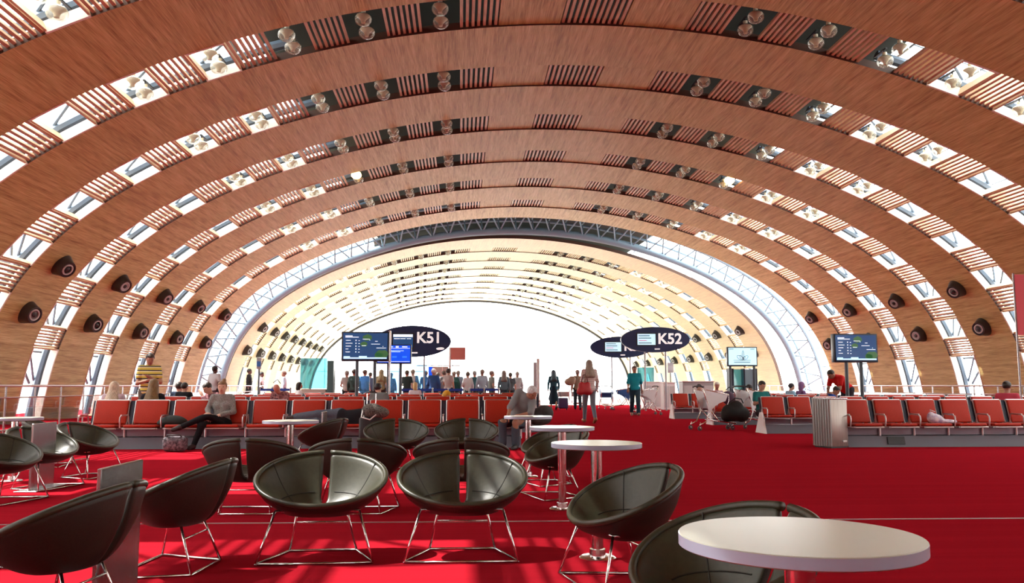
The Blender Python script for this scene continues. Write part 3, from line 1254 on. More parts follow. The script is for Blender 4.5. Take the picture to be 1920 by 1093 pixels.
STAND = dict(pel=(0, 0, .95), che=(0, 0.01, 1.27), nec=(0, 0.01, 1.47), hea=(0, -.015, 1.63),
             shL=(.16, 0.01, 1.42), shR=(-.16, 0.01, 1.42), elL=(.235, 0.03, 1.13), elR=(-.235, 0.03, 1.13),
             wrL=(.25, -.03, .88), wrR=(-.25, -.03, .88), hiL=(.09, 0, .92), hiR=(-.09, 0, .92),
             knL=(.105, -.01, .50), knR=(-.105, -.01, .50), anL=(.11, .02, .08), anR=(-.11, .02, .08))
WALK = dict(STAND, knL=(.09, -.16, .52), anL=(.09, -.22, .10), knR=(-.09, .03, .50), anR=(-.09, .26, .14),
            wrL=(.26, .10, .90), elL=(.235, .09, 1.15), wrR=(-.25, -.16, .92), elR=(-.235, -.03, 1.14))
SIT = dict(pel=(0, 0, .47), che=(0, 0.07, .80), nec=(0, 0.07, 1.0), hea=(0, 0.03, 1.15),
           shL=(.16, 0.07, .95), shR=(-.16, 0.07, .95), elL=(.24, 0.0, .68), elR=(-.24, 0.0, .68),
           wrL=(.13, -.22, .60), wrR=(-.13, -.22, .60), hiL=(.09, 0, .45), hiR=(-.09, 0, .45),
           knL=(.12, -.43, .46), knR=(-.12, -.43, .46), anL=(.12, -.42, .08), anR=(-.12, -.42, .08))


def person(label, loc, rz, pose, skin=None, top=(.3, .3, .3), legs=(.05, .05, .06), hair=(.03, .02, .015), style='short',
           shoe=(.04, .03, .03), sleeve='short', face=0.0, nod=0.0, tilt=0.0, fine=0.018, scale=1.0, bottom='trousers', topmat=None,
           hands=True, heads=1.0, dress_len=0.45, female=False, legmat=None, group=None, hat=None):
    skin = skin or SKIN
    if fine >= .024:
        heads = 1.15
    J = {k: np.array(v, float) for k, v in pose.items()}
    if pose['pel'][2] < .6:
        scale *= .9          # low lounge seats
    M = TR(loc, math.radians(rz)) @ Matrix.Scale(scale, 4)
    root = link('person', None, None, M, label=label, category='person')
    if group:
        root['group'] = group
    B = SDF()
    mid = lerp(J['pel'], J['che'], .5)
    w = 0.9 if female else 1.0
    side = J['shL'] - J['shR']; side = side / np.linalg.norm(side)

    def torso(S, g=0.0):
        S.cap(J['hiL'] * .85 + J['pel'] * .15, J['hiR'] * .85 + J['pel'] * .15, .105 + g, k=.05)
        S.cap(J['pel'], mid, .115 + g, .105 + g, .06)
        S.cap(mid - side * .045, J['che'] - side * .07, .095 * w + g, .105 * w + g, .06)
        S.cap(mid + side * .045, J['che'] + side * .07, .095 * w + g, .105 * w + g, .06)
        S.cap(J['shL'] - side * .03, J['shR'] + side * .03, .058 + g, k=.07)
        S.cap(lerp(J['che'], J['nec'], .55), lerp(J['che'], J['nec'], .8), .07 + g, .05 + g, .05)
        if female:
            fw = np.cross(side, np.array([0, 0, 1.0]))
            fw = -fw if fw[1] > 0 and abs(fw[1]) > .2 else fw
            S.ell(J['che'] + side * .065 + fw * .075 - [0, 0, .02], (.06, .06, .06), k=.04)
            S.ell(J['che'] - side * .065 + fw * .075 - [0, 0, .02], (.06, .06, .06), k=.04)

    def arm(S, c, g=0.0, t=1.0):
        sh, el, wr = J['sh' + c], J['el' + c], J['wr' + c]
        if t >= .5:
            S.cap(sh, el, .05 * w + g, .04 * w + g, .03)
            if t > .5:
                S.cap(el, lerp(el, wr, (t - .5) * 2), .04 * w + g, .03 * w + g, .02)
        else:
            S.cap(sh, lerp(sh, el, t * 2), .052 * w + g, .046 * w + g, .03)

    def leg(S, c, g=0.0, t=1.0):
        hi, kn, an = J['hi' + c], J['kn' + c], J['an' + c]
        S.cap(hi, kn, .085 + g, .055 + g, .04)
        if t > .5:
            S.cap(kn, lerp(kn, an, (t - .5) * 2), .055 + g, .036 + g + (.012 if g else 0), .03)

    torso(B)
    for c in 'LR':
        arm(B, c); leg(B, c)
    # head
    hd = J['hea'] - (J['hea'] - J['nec']) * .14
    R = rotz(math.radians(face)) @ rotx(math.radians(nod))
    if tilt:
        ca, sa = math.cos(math.radians(tilt)), math.sin(math.radians(tilt))
        R = rotz(math.radians(face)) @ np.array([[ca, 0, sa], [0, 1, 0], [-sa, 0, ca]]) @ rotx(math.radians(nod))

    def hp(x, y, z):
        return hd + R @ (np.array((x, y, z)) * heads)
    B.cap(J['nec'] - (J['nec'] - J['che']) * .15, lerp(J['nec'], hp(0, .02, -.03), .85), .055, .052, .03)
    B.ell(hp(0, 0.012, .03), np.array((.079, .097, .086)) * heads, R, .03)
    B.ell(hp(0, -.018, -.035), np.array((.061, .074, .068)) * heads, R, .04)
    if fine < .024:
        B.cap(hp(0, -.088, .012), hp(0, -.104, -.022), .010, .014, .012)      # nose
        B.cap(hp(0, -.078, -.058), hp(0, -.08, -.062), .016, k=.015)           # lips
        for sx in (-1, 1):
            B.ell(hp(sx * .074, .02, -.005), (.012, .022, .032), R, .01)       # ears
            B.cap(hp(sx * .018, -.082, .03), hp(sx * .045, -.074, .032), .010, k=.012)  # brow
    # hands: palm, four fingers, a thumb from the side of the palm
    for c, sg in (('L', 1), ('R', -1)):
        el, wr = J['el' + c], J['wr' + c]
        d = wr - el; d = d / np.linalg.norm(d)
        ref = np.array([0, 0, 1.0]) if abs(d[2]) < .8 else np.array([0, -1.0, 0])
        u = np.cross(d, ref); u /= np.linalg.norm(u)
        n = np.cross(u, d)
        B.cap(wr, wr + d * .03, .028, .03, .02)
        if fine < .02 and hands:
            B.cap(wr + d * .035 - u * .018, wr + d * .08 - u * .024, .016, .014, .015)
            B.cap(wr + d * .035 + u * .018, wr + d * .08 + u * .024, .016, .014, .015)
            for q, L_ in ((-.031, .06), (-.010, .075), (.011, .07), (.031, .055)):
                a0 = wr + d * .085 + u * q
                a1 = a0 + d * L_ * .55 + u * q * .25 - n * .008
                a2 = a1 + d * L_ * .4 - n * .03
                B.cap(a0, a1, .0095, .009, .006); B.cap(a1, a2, .009, .008, .004)
            t0 = wr + d * .04 - u * sg * .026
            B.cap(t0, t0 + d * .03 - u * sg * .03 - n * .008, .012, .01, .008)
            B.cap(t0 + d * .03 - u * sg * .03 - n * .008, t0 + d * .06 - u * sg * .036 - n * .02, .010, .009, .004)
        else:
            B.cap(wr + d * .03, wr + d * .13, .03, .02, .02)
    # feet
    toes = {}
    for c in 'LR':
        an, kn = J['an' + c], J['kn' + c]
        dn = (an - kn); dn /= np.linalg.norm(dn)
        tv = J.get('to' + c)
        if tv is None:
            f = np.array([0, -1.0, 0]); f = f - dn * (f @ dn) * .9
            f /= np.linalg.norm(f)
            tv = an + dn * .045 + f * .16
        toes[c] = tv
        B.cap(an, an + dn * .03, .036, .036, .02)
        B.cap(an + dn * .03, tv, .036, .028, .02)
    hb = fine if fine >= .018 or not hands else fine
    link('body', B.mesh('body', skin, hb), root)

    cm = topmat or mat('cloth_%d_%d_%d' % tuple(int(q * 255) for q in top), top, .8, spec=.2)
    lm = legmat or mat('cloth_%d_%d_%d' % tuple(int(q * 255) for q in legs), legs, .8, spec=.2)
    T = SDF(); torso(T)
    tl = {'short': .30, 'long': .97, 'half': .55, 'none': .06}[sleeve]
    for c in 'LR':
        arm(T, c, 0, tl)
    if bottom != 'trousers' and bottom != 'leggings':
        pass
    nd = J['nec'] - J['che']; nl = np.linalg.norm(nd); nd = nd / nl
    pe = J['pel'] - mid; pe = pe / np.linalg.norm(pe)
    hem = J['pel'] + pe * (.07 if bottom == 'trousers' else .12)

    def cut_top(g):
        a = (g - (J['nec'] + nd * .012)) @ nd
        arms = np.minimum.reduce([np.linalg.norm(g - J['wr' + c], axis=-1) - .2 for c in 'LR']) if sleeve == 'long' else 9
        b = (g - hem) @ pe
        b = np.where(np.minimum.reduce([np.linalg.norm(g - (J['el' + c] + J['wr' + c]) / 2, axis=-1) for c in 'LR']) < .2, -1, b) if sleeve in ('long', 'half') else b
        return np.maximum(a, b)
    link('shirt' if bottom != 'dress' else 'bodice', T.mesh('shirt', cm, fine, .019 if not female else .016, cut_top), root)
    if bottom in ('trousers', 'leggings'):
        G = SDF()
        G.cap(J['hiL'] * .85 + J['pel'] * .15, J['hiR'] * .85 + J['pel'] * .15, .105, k=.05)
        G.cap(J['pel'], lerp(J['pel'], mid, .5), .113, .108, .05)
        for c in 'LR':
            leg(G, c, 0.0 if bottom == 'leggings' else .008, .98)
        up = mid - J['pel']; up = up / np.linalg.norm(up)
        link('trousers', G.mesh('trousers', lm, fine, .012, lambda g: (g - (J['pel'] + up * .10)) @ up), root)
    elif bottom in ('dress', 'skirt'):
        G = SDF()
        G.cap(J['pel'] + [0, 0, .06], J['pel'] - [0, 0, dress_len], .13, .2, .05)
        G.cap(lerp(J['hiL'], J['knL'], 1.1), J['pel'], .12, k=.06)
        G.cap(lerp(J['hiR'], J['knR'], 1.1), J['pel'], .12, k=.06)
        link('skirt', G.mesh('skirt', lm, fine, .0, lambda g: (J['pel'][2] - dress_len) - g[..., 2]), root)
    # shoes
    sm_ = mat('shoe_%d_%d_%d' % tuple(int(q * 255) for q in shoe), shoe, .5)
    for c in 'LR':
        an, kn = J['an' + c], J['kn' + c]
        dn = (an - kn); dn /= np.linalg.norm(dn)
        G = SDF()
        G.cap(an + dn * .03, toes[c], .036, .030, .02)
        G.cap(an + dn * .01, an + dn * .035, .036, .038, .02)
        link('shoe', G.mesh('shoe', sm_, fine, .012), root)
    # hair
    hm = noise_mat('hair_%d_%d_%d' % tuple(int(q * 255) for q in hair), tuple(q * .7 for q in hair), tuple(min(1, q * 1.25) for q in hair), 60, .5, 0, stretch=(1, 1, .15))
    if style != 'bald':
        Hh = SDF()
        Hh.ell(hp(0, .016, .036), np.array((.090, .106, .096)) * heads, R, .02)
        if style == 'long':
            back = np.array([0, .08, 0])
            Hh.cap(hp(0, .05, -.02), hp(0, .085, -.16), .075, .075, .04)
            Hh.cap(hp(0, .085, -.16), lerp(J['nec'], J['che'], .75) + R @ np.array([0, .12, 0]), .09, .08, .04)
            for sx in (-1, 1):
                Hh.cap(hp(sx * .05, .07, -.10), lerp(J['nec'], J['che'], .85) + R @ np.array([sx * .085, .11, 0]), .05, .065, .04)
            for sx in (-1, 1):
                Hh.cap(hp(sx * .068, .02, 0), hp(sx * .085, .035, -.18), .03, .035, .03)
        elif style == 'bob':
            Hh.cap(hp(0, .04, 0), hp(0, .06, -.10), .085, .08, .03)
        elif style == 'bun':
            Hh.ell(hp(0.02, .05, .135), (.045, .045, .04), R, .02)
        elif style == 'pony':
            Hh.cap(hp(0, .1, .02), hp(0, .14, -.16), .03, .025, .02)

        def cut_hair(g):
            L = (g - hd) @ R / heads
            front = np.minimum(-(L[..., 1] + .035), (.052 - L[..., 2]))       # positive = face area
            front = np.minimum(-(L[..., 1] + .03), .055 - L[..., 2])
            low = (-.055 - L[..., 2]) if style in ('short', 'bun', 'pony') else -1
            ear = np.minimum(.01 - L[..., 2], .035 - L[..., 1]) if style in ('short', 'bun', 'pony') else -1
            return np.maximum(np.maximum(front, low), ear)
        link('hair', Hh.mesh('hair', hm, min(fine, .02), .0, cut_hair), root)
    if hat is not None:
        Hh = SDF(); Hh.ell(hp(0, .014, .045), np.array((.09, .108, .098)) * heads, R, .02)
        link('cap', Hh.mesh('cap', mat('hat_%d_%d_%d' % tuple(int(q * 255) for q in hat), hat, .8), min(fine, .02), 0, lambda g: .02 - ((g - hd) @ R)[..., 2]), root)
    if fine < .024:
        for sx in (-1, 1):
            e = MB()
            e.lathe([(0, -.009), (.009, -.005), (.013, 0), (.009, .005), (0, .009)], 10, mi=0, M=Matrix.Identity(3))
            p = hp(sx * .031, -.077, .012)
            me = e.mesh('eye', mat('eye_dark', (.03, .02, .015), .2), 'all')
            link('eye', me, root, Matrix.Translation(Vector(p)))
        e = MB()
        e.tube([hp(-.022, -.088, -.060), hp(0, -.095, -.061), hp(.022, -.088, -.060)], .0045, 6)
        link('mouth', e.mesh('mouth', mat('lip', (.35, .1, .09), .5), 'all'), root)
    return root


def P(pose, **k):
    q = dict(pose); q.update(k); return q


# --- striped polo
def stripe_mat():
    m = mat('striped_polo', (.7, .6, .12), .8, spec=.2)
    N, L, b = nodes(m)
    tc = N.new('ShaderNodeTexCoord'); sp = N.new('ShaderNodeSeparateXYZ')
    L.new(tc.outputs['Object'], sp.inputs[0])
    mu = N.new('ShaderNodeMath'); mu.operation = 'MULTIPLY'; mu.inputs[1].default_value = 1 / .085
    L.new(sp.outputs['Z'], mu.inputs[0])
    fr = N.new('ShaderNodeMath'); fr.operation = 'FRACT'; L.new(mu.outputs[0], fr.inputs[0])
    rp = N.new('ShaderNodeValToRGB'); rp.color_ramp.interpolation = 'CONSTANT'
    e = rp.color_ramp.elements
    e[0].position = 0; e[0].color = (.016, .02, .05, 1)
    e[1].position = .25; e[1].color = (.68, .58, .1, 1)
    k = e.new(.72); k.color = (.74, .70, .42, 1)
    L.new(fr.outputs[0], rp.inputs['Fac']); L.new(rp.outputs['Color'], b.inputs['Base Color'])
    return m


def plaid_mat():
    m = noise_mat('plaid_shirt', (.05, .015, .02), (.42, .2, .2), 22, .8, spec=.2)
    return m


def thin_stripe_mat():
    m = mat('pale_striped_knit', (.6, .52, .5), .85, spec=.2)
    N, L, b = nodes(m)
    tc = N.new('ShaderNodeTexCoord'); sp = N.new('ShaderNodeSeparateXYZ')
    L.new(tc.outputs['Object'], sp.inputs[0])
    mu = N.new('ShaderNodeMath'); mu.operation = 'MULTIPLY'; mu.inputs[1].default_value = 1 / .05
    L.new(sp.outputs['Z'], mu.inputs[0])
    fr = N.new('ShaderNodeMath'); fr.operation = 'FRACT'; L.new(mu.outputs[0], fr.inputs[0])
    rp = N.new('ShaderNodeValToRGB'); rp.color_ramp.interpolation = 'CONSTANT'
    e = rp.color_ramp.elements
    e[0].position = 0; e[0].color = (.68, .6, .57, 1)
    e[1].position = .6; e[1].color = (.45, .37, .36, 1)
    L.new(fr.outputs[0], rp.inputs['Fac']); L.new(rp.outputs['Color'], b.inputs['Base Color'])
    return m


HEATHER = noise_mat('grey_marl_knit', (.13, .13, .125), (.32, .32, .30), 70, .85, spec=.2)
FLORAL = noise_mat('dark_red_floral', (.06, .01, .02), (.42, .2, .22), 45, .8, spec=.2)
JEANS = noise_mat('jeans_blue', (.075, .095, .125), (.11, .135, .17), 60, .85, spec=.2)

# near left: striped-shirt man standing, looking down, hand on his chest
c = col_at(279, 18.4)
person('standing man in yellow and navy striped polo shirt by the railing', c, 22,
       P(STAND, wrR=(-.03, -.17, 1.16), elR=(-.22, -.08, 1.10), wrL=(-.02, -.19, 1.24), elL=(.22, -.08, 1.12), hea=(0.0, -.05, 1.62)), SKIN_TAN, top=(.7, .6, .12), topmat=stripe_mat(), legs=(.12, .1, .08),
       hair=(.035, .022, .015), nod=20, face=8, fine=.016)
# blond and brunette women seated with their backs to us
c = col_at(233, 15.95)
person('seated woman with long pale blond hair, seen from behind', (c.x, 15.55, 0), 180, SIT, top=(.62, .5, .55), hair=(.56, .46, .33), style='long', female=True, sleeve='long', fine=.02)
c = col_at(306, 15.95)
person('seated woman with long brown hair and dark top, seen from behind', (c.x, 15.5, 0), 184, P(SIT, hea=(0.0, .03, 1.2), nec=(0, .07, 1.04), che=(0, .07, .84)), top=(.012, .012, .016), hair=(.17, .095, .03), style='long', female=True, sleeve='long', fine=.02)
# cross-legged woman
c = col_at(414, 14.85)
CROSS = dict(pel=(0, .02, .47), che=(-.02, .08, .80), nec=(-.02, .08, 1.0), hea=(-.02, .05, 1.155),
             shL=(.155, .09, .94), shR=(-.18, .07, .95), elL=(.22, .02, .68), elR=(-.25, -.03, .72),
             wrL=(.02, -.17, .62), wrR=(-.16, -.25, .60), hiL=(.09, 0, .45), hiR=(-.09, 0, .45),
             knL=(-.14, -.40, .62), knR=(-.24, -.41, .44), anL=(-.58, -.50, .42), anR=(-.36, -.44, .09), toL=(-.71, -.53, .37), toR=(-.40, -.60, .045))
person('seated young woman in grey marl sweater and black trousers, legs crossed', (c.x, 14.96, 0), 0, CROSS, top=(.25, .25, .24), topmat=HEATHER, legs=(.008, .008, .01), hair=(.2, .1, .04), style='bun',
       female=True, sleeve='long', fine=.0125, shoe=(.03, .012, .012), face=6, bottom='leggings')
c = col_at(391, 16.9)
person('person in dark red floral shirt holding head down over a phone', (c.x, 17.0, 0), -40, P(SIT, hea=(0, -.08, 1.13), nec=(0, .02, 1.0), wrL=(.04, -.22, .98), elL=(.22, -.16, .74)), top=(.3, .1, .12), topmat=FLORAL, hair=(.03, .018, .012), nod=30, sleeve='long', fine=.02)
c = col_at(353, 20.6)
person('dark-haired person in black seen from behind, beside the red seats by the railing', (c.x, 20.4, 0), 170, SIT, top=(.012, .012, .014), hair=(.02, .014, .01), sleeve='long', fine=.022)
c = col_at(340, 22.0)
person('dark-haired person in dark blue partly hidden by the person in black', (c.x, 21.9, 0), 175, SIT, top=(.03, .05, .09), hair=(.02, .014, .01), sleeve='long', fine=.024)
c = col_at(402, 31)
person('man walking far behind the bun-haired woman, by the glass arch', c, 160, STAND, SKIN_DARK, top=(.5, .5, .52), hair=(.01, .01, .01), fine=.025)
# sleeper in plaid
c = col_at(523, 19.9)
person('sleeping man in plaid shirt with bald head dropped forward', (c.x, 20.0, 0), 0, P(SIT, hea=(-.06, -.13, 1.10), nec=(-.01, 0.02, 1.0)), mat('skin_red', (.5, .19, .13), .5), top=(.2, .1, .1), topmat=plaid_mat(), style='bald', nod=52, tilt=-14, sleeve='long', fine=.018, legs=(.04, .04, .05))
c = col_at(557, 27)
person('dark curly-haired woman in white shirt beyond the seat rows', (c.x, 27.6, 0), 120, P(SIT, hea=(0, .03, 1.2)), SKIN_TAN, top=(.7, .72, .72), hair=(.012, .01, .009), style='bob', female=True, fine=.022)
c = col_at(711, 18.2)
person('dark-haired person in grey behind the suitcase handle', (c.x, 18.4, 0), 165, P(SIT, hea=(.05, .0, 1.12)), top=(.16, .19, .19), hair=(.012, .012, .014), sleeve='long', fine=.02)
c = col_at(778, 28)
person('blond person in white shirt seen from behind, past the seat rows', (c.x, 28.2, 0), 180, P(SIT, hea=(0, .03, 1.2)), top=(.75, .76, .82), hair=(.6, .44, .2), style='bob', female=True, fine=.022)
c = col_at(836, 20.3)
person('person asleep low in the seats with mustard yellow knitted cap', (c.x, 20.1, 0), 60, P(SIT, hea=(0, -.05, .93), nec=(0, .05, .80), che=(0, .1, .66), shL=(.16, .1, .76), shR=(-.16, .1, .76)), top=(.25, .26, .3), hair=(.6, .33, .03), style='bob', hat=(.65, .34, .02), nod=15, fine=.02, sleeve='long')
# lying traveller: legs on the seats, seen from behind
LIE = dict(pel=(0, .02, .53), che=(.34, .0, .51), nec=(.53, -.01, .52), hea=(.68, -.02, .52), shL=(.48, .02, .64), shR=(.48, -.02, .42),
           elL=(.62, -.20, .60), elR=(.70, -.18, .45), wrL=(.66, -.28, .45), wrR=(.84, -.12, .48), hiL=(-.03, .02, .60), hiR=(-.03, .02, .46),
           knL=(-.42, -.06, .60), knR=(-.42, -.10, .45), anL=(-.82, .02, .55), anR=(-.80, -.02, .44), toL=(-.95, -.02, .52), toR=(-.93, -.08, .42))
c = col_at(637, 14.95)
person('traveller in jeans and black jacket lying asleep across the red seats', (c.x + .05, 14.88, 0), 0, LIE, top=(.012, .013, .018), legmat=JEANS, legs=(.1, .12, .15), hair=(.012, .011, .012), sleeve='long', fine=.016, face=180, scale=1.05)
# bent man in grey beside the far table
c = col_at(972, 14.3)
person('man in grey shirt slumped over his bags at the bench end', (c.x, 14.75, 0), -22,
       P(SIT, che=(.13, -.10, .76), nec=(.27, -.17, .93), hea=(.38, -.24, .98), shL=(.34, -.12, .80), shR=(.08, -.14, .98), elL=(.36, -.32, .62), elR=(.0, -.36, .72), wrL=(.16, -.45, .58), wrR=(.0, -.46, .60)), SKIN_TAN,
       top=(.22, .24, .25), hair=(.62, .64, .66), style='short', nod=42, fine=.018, legs=(.06, .075, .10), sleeve='half', shoe=(.02, .02, .02), scale=1.06)
# walkers in the aisle
c = col_at(1105, 24.2)
w = person('woman walking away in pale striped top and grey leggings, red handbag', c, 186, P(WALK), top=(.6, .52, .5), topmat=thin_stripe_mat(), legs=(.17, .21, .26), hair=(.3, .25, .2), style='long',
           female=True, sleeve='long', bottom='leggings', shoe=(.3, .14, .07), fine=.016, scale=1.03)
c = col_at(1190, 30)
person('woman in teal top and dark trousers walking towards us', c, -4, P(WALK), SKIN_TAN, top=(.01, .26, .33), legs=(.02, .05, .08), hair=(.05, .03, .02), style='short', female=False, sleeve='half', fine=.017, shoe=(.3, .15, .1), scale=1.01)
c = col_at(1038, 38)
person('woman in long dark blue dress walking away with small suitcase', c, 180, WALK, SKIN_TAN, top=(.03, .11, .16), legs=(.01, .03, .05), bottom='dress', dress_len=.72, hair=(.05, .09, .12), style='long', female=True, sleeve='long', fine=.024)
c = col_at(1083, 37.5)
person('person in tan jacket walking away beside the striped-top woman', c, 178, WALK, SKIN_TAN, top=(.33, .27, .2), legs=(.03, .05, .07), hair=(.3, .26, .24), style='short', sleeve='long', fine=.024)
# right side
BEND = P(STAND, che=(0, -.26, 1.17), nec=(0, -.42, 1.27), hea=(0, -.53, 1.31), shL=(.18, -.36, 1.22), shR=(-.18, -.36, 1.22), elL=(.2, -.42, .95), elR=(-.2, -.44, .95), wrL=(.12, -.52, .75), wrR=(-.1, -.55, .75))
c = col_at(1582, 22.6)
person('man in bright red shirt bending over beside the flight screen post', (c.x, 22.4, 0), -72, BEND, SKIN_TAN, top=(.55, .012, .012), legs=(.03, .03, .04), hair=(.015, .012, .01), nod=35, fine=.018, scale=1.03)
c = col_at(1437, 20)
person('teal shirted boy looking down at phone behind the end-panel bench', (c.x, 20.3, 0), 12, P(SIT, hea=(0, -.02, 1.20), wrL=(.06, -.26, .82), wrR=(-.06, -.26, .82)), top=(.02, .2, .2), hair=(.012, .009, .008), nod=22, face=18, fine=.018)
c = col_at(1428, 22)
person('person with black hair just behind the teal shirted boy', (c.x, 22.0, 0), 150, P(SIT, hea=(0, 0, 1.14)), top=(.01, .04, .07), hair=(.012, .01, .01), fine=.024)
c = col_at(1352, 25.5)
person('white-haired man in pale pink shirt sitting behind the luggage trolleys', (c.x, 25.9, 0), 0, P(SIT, hea=(0, -.0, 1.2)), mat('skin_flush', (.5, .22, .16), .5), top=(.66, .5, .55), hair=(.7, .68, .62), nod=16, fine=.02, sleeve='half')
c = col_at(1323, 27.5)
person('dark-haired person low behind the trolleys, beside the white-haired man', (c.x, 28.2, 0), 20, P(SIT, hea=(0, 0, 1.10)), top=(.6, .6, .6), hair=(.012, .01, .01), fine=.024)
c = col_at(1392, 24.2)
person('black-haired person in sky blue shirt leaning forward by the trolleys', (c.x, 24.4, 0), 60, P(SIT, che=(0, -.06, .80), nec=(0, -.2, .98), hea=(0, -.29, 1.1), shL=(.18, -.14, .93), shR=(-.18, -.14, .93)), SKIN_TAN, top=(.16, .5, .62), hair=(.01, .01, .012), nod=40, sleeve='half', fine=.02)
c = col_at(1498, 23.5)
person('dark-haired person in light blue shirt sitting before the red-shirted man', (c.x, 24.0, 0), 100, P(SIT, hea=(0, 0, 1.15)), top=(.3, .52, .68), hair=(.03, .03, .04), fine=.022)
c = col_at(1520, 24)
person('person with purple headscarf beside the red-shirted man', (c.x, 24.6, 0), 100, P(SIT, hea=(0, 0, 1.2)), SKIN_TAN, top=(.2, .1, .24), hair=(.22, .1, .26), style='bob', fine=.022)
c = col_at(1544, 21.8)
person('small person in royal blue bent over in front of red-shirted man', (c.x, 21.2, 0), 60, P(SIT, hea=(.0, -.08, 1.04), nec=(0, 0, .92), che=(0, .04, .74)), SKIN_TAN, top=(.03, .07, .3), hair=(.02, .015, .012), nod=30, fine=.022)
c = col_at(1876, 16.3)
person('man in rose red shirt eating, seated with back to us by the railing', (c.x, 16.1, 0), 140, P(SIT, hea=(0, .02, 1.17), wrL=(.02, -.22, 1.02), elL=(.24, -.2, .8)), SKIN_TAN, top=(.5, .06, .1), hair=(.02, .012, .01), fine=.017)
# far left, past the arch
c = col_at(467, 47)
person('person in long black coat far off by the railing', c, 90, STAND, SKIN_DARK, top=(.01, .01, .012), legs=(.01, .01, .012), bottom='skirt', dress_len=.6, hair=(.01, .01, .01), sleeve='long', fine=.026, scale=1.12)
c = col_at(490, 44)
person('person in white shirt far off behind the thin sign pole', c, 90, WALK, SKIN_DARK, top=(.6, .65, .7), legs=(.02, .02, .03), hair=(.01, .01, .01), fine=.026)
c = col_at(532, 42)
person('grey-haired man in light blue shirt leading dark bag, far by railing', c, -80, STAND, SKIN_TAN, top=(.45, .55, .68), legs=(.03, .03, .04), hair=(.2, .1, .08), sleeve='long', fine=.024)

# the boarding queue behind the blue belt
QUEUE = [
    (650, 34.5, (.45, .45, .42), (.01, .01, .012), 'pale grey', 'beside the glass gate desk', 200, 'short', (.25, .2, .18)),
    (664, 33.8, (.03, .05, .045), (.01, .01, .012), 'dark green', 'left of the screen posts', 170, 'short', (.06, .04, .03)),
    (684, 38, (.1, .22, .42), (.05, .07, .1), 'mid blue', 'between the flight screen posts', 150, 'short', (.1, .06, .04)),
    (694, 40, (.12, .2, .33), (.05, .06, .09), 'slate blue', 'behind the second screen post', 190, 'short', (.05, .04, .03)),
    (715, 36, (.28, .25, .14), (.05, .05, .05), 'olive', 'between the two pairs of posts', 170, 'long', (.3, .25, .13)),
    (733, 40, (.1, .3, .5), (.05, .07, .12), 'sky blue', 'behind the blue glass screen', 175, 'short', (.2, .15, .1)),
    (763, 36, (.03, .05, .045), (.02, .03, .05), 'blackish green', 'right of the small blue screen', 165, 'short', (.1, .08, .06)),
    (774, 37, (.5, .5, .48), (.1, .12, .15), 'light grey', 'next to the blackish green one', 180, 'short', (.3, .25, .2)),
    (798, 36, (.05, .13, .32), (.02, .04, .09), 'navy blue', 'with sandy hair under the gate sign', 190, 'short', (.35, .24, .14)),
    (813, 33.8, (.04, .1, .27), (.02, .03, .07), 'royal navy', 'under the letter K of the gate sign', 170, 'short', (.6, .55, .5)),
    (821, 38, (.72, .74, .76), (.2, .22, .25), 'white', 'under the gate number sign', 180, 'short', (.1, .08, .06)),
    (832, 37, (.3, .32, .34), (.06, .06, .07), 'mid grey', 'before the grey gate wall', 200, 'short', (.12, .09, .07)),
    (841, 34.9, (.55, .5, .46), (.05, .05, .06), 'beige', 'just left of the dark green one', 150, 'short', (.06, .05, .04)),
    (851, 37, (.03, .12, .11), (.02, .05, .06), 'deep green', 'below the faded red panel', 180, 'short', (.25, .2, .16)),
    (859, 38.4, (.28, .4, .55), (.06, .09, .13), 'pale blue', 'below the faded red panel edge', 175, 'short', (.3, .28, .26)),
    (877, 37, (.7, .74, .76), (.06, .12, .13), 'bright white', 'bent beside the blue belt', 200, 'short', (.12, .1, .08)),
    (890, 38, (.04, .13, .15), (.03, .09, .1), 'dark teal', 'in the middle of the hall', 170, 'short', (.3, .28, .25)),
    (904, 37, (.4, .55, .66), (.08, .12, .16), 'ice blue', 'beside the dark teal one', 190, 'short', (.3, .25, .2)),
    (922, 36, (.2, .24, .22), (.06, .09, .1), 'grey green', 'turned sideways, holding a paper', 110, 'short', (.25, .2, .18)),
    (945, 38, (.12, .2, .24), (.05, .08, .1), 'steel blue', 'near the end of the queue', 180, 'long', (.2, .18, .16)),
    (957, 39, (.1, .13, .15), (.04, .06, .07), 'charcoal', 'third from the end of the queue', 180, 'short', (.08, .07, .06)),
    (970, 40, (.55, .62, .66), (.2, .25, .3), 'silver blue', 'last in the queue by the slumped man', 185, 'short', (.4, .38, .35)),
]
for i, (px, Y, tc_, lc, cn, wh, rz, st, hc) in enumerate(QUEUE):
    ps = STAND if i % 3 else P(STAND, wrL=(.1, -.2, 1.05), elL=(.25, -.02, 1.12))
    person('person in %s top %s in the queue' % (cn, wh), col_at(px, Y), rz, ps, SKIN_TAN if i % 4 == 1 else SKIN,
           top=tc_, legs=lc, hair=hc, style=st, sleeve='long' if i % 2 else 'short', fine=.027, scale=.94 + .03 * (i * 7 % 5) / 2, group='boarding queue')


